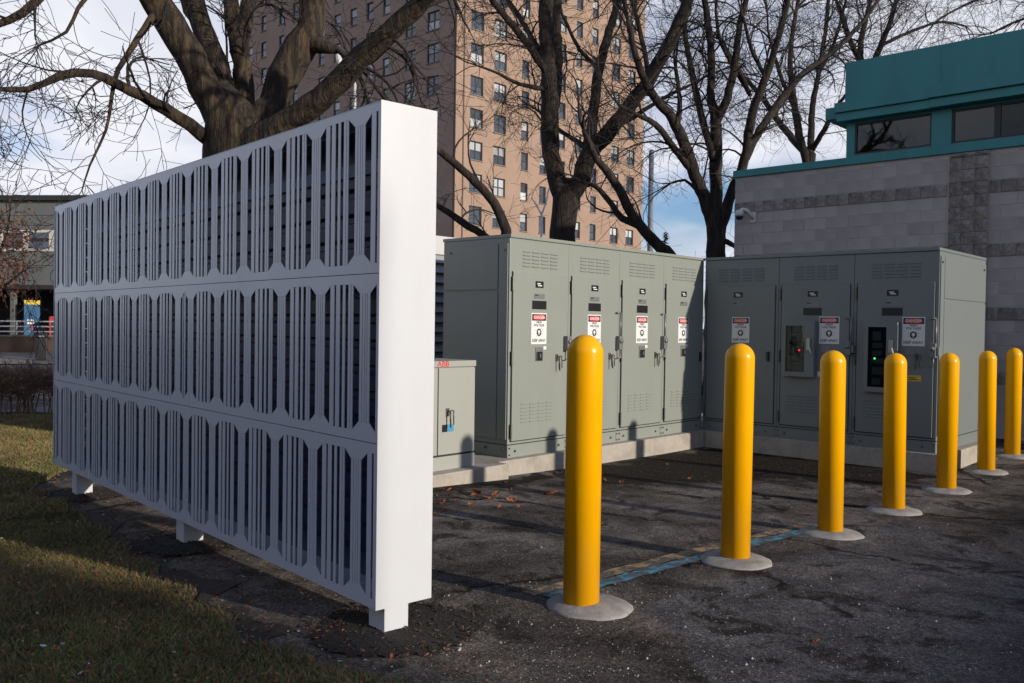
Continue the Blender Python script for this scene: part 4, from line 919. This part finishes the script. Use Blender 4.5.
# bare clipped hedge
ha = G(-70, 417); hb = G(78, 414); he = tag(empty('bare_hedge', ((ha.x+hb.x)/2, (ha.y+hb.y)/2, zg((ha.x+hb.x)/2, (ha.y+hb.y)/2))), 'clipped leafless brown hedge along the road at the far left', 'hedge')
off = Vector(he.location); hs = MB(); ht = MB(); g = random.Random(9); st = [0]
for i in range(58):
    t = g.random(); p = Vector((ha.x+(hb.x-ha.x)*t+g.uniform(-.1, .1), ha.y+(hb.y-ha.y)*t+g.uniform(-.3, .3), 0)); p.z = zg(p.x, p.y)-.03
    d = Vector((g.uniform(-.25, .25), g.uniform(-.25, .25), 1)); top = p+d.normalized()*g.uniform(.55, .8)
    hs.tube([p-off, top-off], [.013, .008], 5)
    for k in range(16):
        grow(ht, p.lerp(top, g.uniform(.55, 1))-off, Vector((g.uniform(-1, 1), g.uniform(-1, 1), g.uniform(.1, .6))), g.uniform(.2, .42), .006, 1, g, .1, (4, 4), st)
hs.build('stems', M['hedge'], he); ht.build('twigs', M['hedge'], he)
# russet leaved tree before the commercial building
lt = tree('russet_tree', 'small tree still holding russet leaves at the left picture edge', 42, [(-14, 345, 0, 4), (-14, 310, 0, 3.4), (-12, 285, 0, 3)],
     [[(-12, 290, 0, 2.4), (-4, 262, -.3, 1.8), (6, 235, -.5, 1.2), (10, 212, -.6, .7)], [(-12, 300, 0, 2), (6, 285, .4, 1.4), (22, 272, .6, .9)], [(-14, 280, 0, 2), (-22, 240, .5, 1.4), (-18, 205, .8, .8)]], 99, M['bark'], scale=.55, up=.1, dens=.9, group=None, kids=(3, 3))
lb = MB(); g = random.Random(4); off = Vector(lt.location)
for k in range(1500):
    c = P(g.choice([(-8, 232), (4, 262), (-14, 285), (10, 282), (24, 276)])[0]+g.gauss(0, 8), g.choice([225, 245, 265, 282])+g.gauss(0, 10), 42+g.gauss(0, .8))-off
    a = rvec(g)*.1; b_ = rvec(g)*.06; lb.add([c-a, c+b_, c+a, c-b_], [(0, 1, 2, 3)])
tag(lb.build('leaves', M['rust'], lt), kind='stuff')

# ---------------------------------------------------------------- grass, leaves, granules
def in_view(x, y, z, m=30):
    d = Vector((x, y, z))-CAM; k = d.dot(F)
    if k < .5: return None
    px = 512+FPX*d.dot(R2)/k; py = 341.5-FPX*d.dot(U2)/k
    return (px, py, k) if -m < px < 1024+m and -m < py < 683+m else None
def colattr(me, cols):
    a = me.color_attributes.new('tint', 'FLOAT_COLOR', 'CORNER'); a.data.foreach_set('color', np.array(cols, dtype=np.float32).ravel())
def tint_mat(name, rough=.8):
    m = bpy.data.materials.new(name); m.use_nodes = True; nt = m.node_tree; b = nt.nodes['Principled BSDF']; b.inputs['Roughness'].default_value = rough
    at = N(nt, 'ShaderNodeAttribute', attribute_name='tint'); tx = N(nt, 'ShaderNodeTexCoord'); nn = N(nt, 'ShaderNodeTexNoise', i_Scale=1.7, i_Detail=5.0); nt.links.new(tx.outputs['Object'], nn.inputs['Vector'])
    mr = N(nt, 'ShaderNodeMapRange', i_From_Min=.3, i_From_Max=.7, i_To_Min=.6, i_To_Max=1.35); nt.links.new(nn.outputs[0], mr.inputs[0])
    vm = N(nt, 'ShaderNodeVectorMath', operation='SCALE'); nt.links.new(at.outputs['Color'], vm.inputs[0]); nt.links.new(mr.outputs[0], vm.inputs['Scale']); nt.links.new(vm.outputs[0], b.inputs['Base Color']); return m
def grass():
    g = random.Random(21); vs = []; fs = []; cols = []; n = 0; tries = 0
    cl = [(g.uniform(-4, 4), g.uniform(0, 17), g.uniform(.3, .9), g.random()) for _ in range(160)]
    while n < 95000 and tries < 1500000:
        tries += 1
        t = g.random()**1.6; y = 2+14.5*t; x = g.uniform(-4, 9) if y > 9 else g.uniform(-3, 3.6)
        v = in_view(x, y, .15)
        if not v or (v[0] > 60 and y > 10.5): continue
        if not inpoly(x, y, LAWN): continue
        d = segd(x, y, LBj, False) if y < 10.3 else 1
        if d < .25 and g.random() > d/.25+.12: continue
        n += 1; z = zg(x, y)+.008; h = g.uniform(.014, .048)*(1.4 if y > 8 else 1); a = g.uniform(0, 6.28); w = g.uniform(.0018, .0042)*(1.8 if y > 8 else 1); bx, by = g.gauss(0, .55)*h, g.gauss(0, .55)*h
        ca, sa = math.cos(a)*w, math.sin(a)*w; i = len(vs)
        vs += [(x-ca, y-sa, z), (x+ca, y+sa, z), (x+ca*.8+bx*.4, y+sa*.8+by*.4, z+h*.6), (x-ca*.8+bx*.4, y-sa*.8+by*.4, z+h*.6), (x+bx*1.2, y+by*1.2, z+h)]
        fs += [(i, i+1, i+2, i+3), (i+3, i+2, i+4)]
        patch = math.sin(x*2.1+1.3*math.sin(y*1.1))+math.sin(y*1.7+x*.6)
        k = g.random()
        if k < .42-.1*patch: c = (.27*g.uniform(.7, 1.2), .18*g.uniform(.7, 1.2), .075)
        else: c = (.13*g.uniform(.7, 1.4), .135*g.uniform(.7, 1.3), .036)
        cols += [(*c, 1)]*7
    me = bpy.data.meshes.new('grass'); me.from_pydata(vs, [], fs); colattr(me, cols); me.materials.append(tint_mat('grass_blades'))
    tag(link('grass', me), 'short winter grass mixed with dead blades left of the white screen', 'grass', kind='stuff')
grass()
LEAFC = [(.30, .085, .025), (.22, .07, .03), (.36, .13, .04), (.14, .06, .035), (.26, .12, .07), (.10, .05, .03)]
def leaf_geo(g, L, curl):
    o = []
    outl = [(0, 0), (.18, .17), (.3, .13), (.42, .28), (.55, .18), (.7, .24), (.82, .12), (1, 0)]
    top = [(t*L-L/2, w*L) for t, w in outl]; vs = []; 
    for x, w in top:
        zc = curl*((x/L)**2)*L
        vs.append((x, 0, zc))
        if w > 0: vs += [(x, w, zc+curl*w*g.uniform(.3, 1.2)), (x, -w, zc+curl*w*g.uniform(.3, 1.2))]
    fs = []; idx = [0]; k = 1; rows_ = [(0, 0, 0)]
    for x, w in top[1:-1]: rows_.append((k, k+1, k+2)); k += 3
    rows_.append((k, k, k))
    for a, b_ in zip(rows_, rows_[1:]):
        for s in (1, 2):
            q = [a[0], b_[0], b_[s], a[s]]; q2 = []
            for i in q:
                if i not in q2: q2.append(i)
            if len(q2) > 2: fs.append(tuple(q2 if s == 2 else q2[::-1]))
    return vs, fs
def litter():
    g = random.Random(31); vs = []; fs = []; cols = []; n = 0
    while n < 2300:
        y = 2+13*g.random()**1.5; x = g.uniform(-3, 3.9)
        if not in_view(x, y, .15) or not (inpoly(x, y, LAWN) or segd(x, y, LBj, False) < .5): continue
        n += 1; lv, lf = leaf_geo(g, g.uniform(.010, .036), g.uniform(.2, .9)); a = g.uniform(0, 6.28); c, s = math.cos(a), math.sin(a); tx_, ty_ = g.gauss(0, .3), g.gauss(0, .3); z = zg(x, y)+(g.uniform(.03, .055) if inpoly(x, y, LAWN) else .014)
        i = len(vs); vs += [(x+c*p-s*q, y+s*p+c*q, z+r+tx_*p+ty_*q) for p, q, r in lv]
        col = g.choice(LEAFC); k = g.uniform(.5, 1.2)
        if g.random() < .04: col = (.5, .5, .5)
        for f in lf: fs.append(tuple(i+j for j in f)); cols += [(col[0]*k, col[1]*k, col[2]*k, 1)]*len(f)
    me = bpy.data.meshes.new('leaf_litter'); me.from_pydata(vs, [], fs); colattr(me, cols); me.materials.append(M['leaf']); tag(link('leaf_litter', me), 'brown and orange dead leaves strewn through the grass', 'leaves', kind='stuff')
M['leaf'] = tint_mat('dead_leaf')
litter()
lmesh = []
for i in range(8):
    g = random.Random(100+i); vs, fs = leaf_geo(g, .11, g.uniform(.35, .9)); me = bpy.data.meshes.new('dead_leaf'); me.from_pydata(vs, [], fs); c = LEAFC[i % 4]; colattr(me, [(*c, 1)]*sum(len(f) for f in fs)); me.materials.append(M['leaf']); lmesh.append(me)
PADL = [(436, 498), (441, 505), (447, 502), (452, 497), (457, 503), (462, 494), (474, 496), (478, 494), (496, 496), (510, 491), (512, 503), (519, 509), (500, 508), (470, 507), (444, 511), (438, 514), (489, 501), (526, 488), (505, 485), (447, 492)]
for px, py in PADL:
    p = G(px, py); o = link('dead_leaf', rng.choice(lmesh), None, (p.x, p.y, zg(p.x, p.y)+.014), (rng.gauss(0, .25), rng.gauss(0, .25), rng.uniform(0, 6)), [rng.uniform(.7, 1.25)]*3); tag(o, 'one of the orange dead leaves on the asphalt before the low cabinet', 'leaf', 'orange dead leaves before the low cabinet')
p = G(476, 495); tag(link('dead_leaf', lmesh[2], None, (p.x, p.y, zg(p.x, p.y)+.02), (.5, .2, 1), [2.0]*3), 'large yellow-brown leaf upright among the orange leaves by the pad', 'leaf')
p = G(551, 496); tag(link('dead_leaf', lmesh[0], None, (p.x, p.y, zg(p.x, p.y)+.02), (.4, .3, 2), [1.7]*3), 'bright orange dead leaf just left of the nearest bollard', 'leaf')
p = G(814, 645); tag(link('dead_leaf', lmesh[4], None, (p.x, p.y, zg(p.x, p.y)+.014), (.3, .2, 2), [.6]*3), 'lone curled tan leaf on the dark asphalt at lower right', 'leaf')
for px, py in ((657, 462), (690, 480), (709, 443), (604, 482), (622, 484), (668, 466)):
    p = G(px, py); tag(link('dead_leaf', rng.choice(lmesh), None, (p.x, p.y, zg(p.x, p.y)+.014), (rng.gauss(0, .3), .2, rng.uniform(0, 6)), [rng.uniform(.6, 1)]*3), 'one of the small dead leaves on the dark dirt between the bollards and cabinets', 'leaf', 'dead leaves on the dirt')
def granules():
    g = random.Random(77); vs = []; fs = []; n = 0
    O = [(1, 0, 0), (-1, 0, 0), (0, 1, 0), (0, -1, 0), (0, 0, 1), (0, 0, -1)]; FO = [(0, 2, 4), (2, 1, 4), (1, 3, 4), (3, 0, 4), (2, 0, 5), (1, 2, 5), (3, 1, 5), (0, 3, 5)]
    while n < 1100:
        px = g.uniform(150, 1024); py = 430+253*g.random()**.7
        p = G(px, py)
        if inpoly(p.x, p.y, LAWN) or p.y > 6.9 or (p.x > 12 and p.y > 3.5): continue
        dens = .3+.7*math.exp(-((p.x-4.2)**2+(p.y-3.2)**2)/3)
        if g.random() > dens: continue
        n += 1; r = g.uniform(.0018, .0042) if g.random() < .93 else g.uniform(.005, .009); i = len(vs); vs += [(p.x+a*r*g.uniform(.7, 1.3), p.y+b_*r*g.uniform(.7, 1.3), zg(p.x, p.y)+.004+r*.6+c*r*g.uniform(.6, 1)) for a, b_, c in O]; fs += [tuple(i+k for k in f) for f in FO]
    me = bpy.data.meshes.new('salt_granules'); me.from_pydata(vs, [], fs); me.materials.append(mat('pale_salt', (.42, .42, .41), .7, var=.2)); tag(link('salt_granules', me), 'pale salt granules and grit scattered over the asphalt', 'grit', kind='stuff')
granules()

# mulch chips round the screen legs
def chips():
    g = random.Random(13); vs = []; fs = []; cols = []
    for i, yy in enumerate((.09, 2.77, 5.47)):
        c_ = so_+ex*(.14 if i else .2)+ey*yy
        for _ in range(700):
            a = g.uniform(0, 6.28); r = .5*math.sqrt(g.random()); x = c_.x+r*math.cos(a); y = c_.y+r*math.sin(a); L = g.uniform(.003, .013); w = L*g.uniform(.15, .5); b = g.uniform(0, 6.28); cx, sx2 = math.cos(b), math.sin(b); z = zg(x, y)+.012+.016*(1-r/.5)+g.uniform(0, .008); tl = g.gauss(0, .35)
            n = len(vs); vs += [(x+cx*p-sx2*q, y+sx2*p+cx*q, z+tl*p+h) for h in (0, .004) for p, q in ((-L, -w), (L, -w), (L, w), (-L, w))]
            fl = [(3, 2, 1, 0), (4, 5, 6, 7), (0, 1, 5, 4), (1, 2, 6, 5), (2, 3, 7, 6), (3, 0, 4, 7)]; fs += [tuple(n+k for k in f) for f in fl]
            c = g.choice([(.02, .014, .01), (.03, .02, .013), (.015, .01, .008), (.02, .014, .01), (.018, .012, .009), (.09, .04, .02), (.07, .055, .04)]); cols += [(*c, 1)]*24
    me = bpy.data.meshes.new('mulch_chips'); me.from_pydata(vs, [], fs); colattr(me, cols); me.materials.append(M['leaf']); tag(link('mulch_chips', me), 'dark bark mulch and leaf crumbs round the screen legs', 'mulch', kind='stuff')
chips()
# added unseen building behind the camera, stepped to shade lawn and near asphalt
sbld = tag(empty('shade_building', (0, -20, 0)), 'unseen brick building added to shade the lawn and near asphalt', 'building')
for x0, x1, H in ((-45, 6.13, 8.7), (6.14, 60, 5.9)):
    box('wall', x0, x1, -12, 0, -.4, H-.3, M['brickb'], sbld); box('parapet', x0-.02, x1+.02, -12.1, .1, H-.299, H, M['walk'], sbld)
swm = MB().box(-.7, .7, 0, .08, -.8, .8).mesh('window', M['winframe']); spm = MB().box(-.6, .6, .081, .09, -.7, .7).mesh('pane', M['pane'])
for i in range(24):
    for z in (1.8, 4.6):
        if z > 4 and i > 11 and False: continue
        o = link('window', swm, sbld, (-42+i*4.1, .01, z)); link('pane', spm, o)

wbld = tag(empty('sky_block_building', (-20, 0, 0)), 'unseen long brick building added to block sky light from the west', 'building')  # unseen block added to cut sky light on west-facing surfaces
box('wall', -12, 0, -19, 46, -.4, 7.6, M['brickb'], wbld); box('parapet', -12.1, .12, -19.1, 46.1, 7.601, 8.0, M['walk'], wbld)
for i in range(15):
    for z in (2.0, 5.1):
        o = link('window', swm, wbld, (.01, -16+i*4.2, z), rot=(0, 0, -math.pi/2)); link('pane', spm, o)
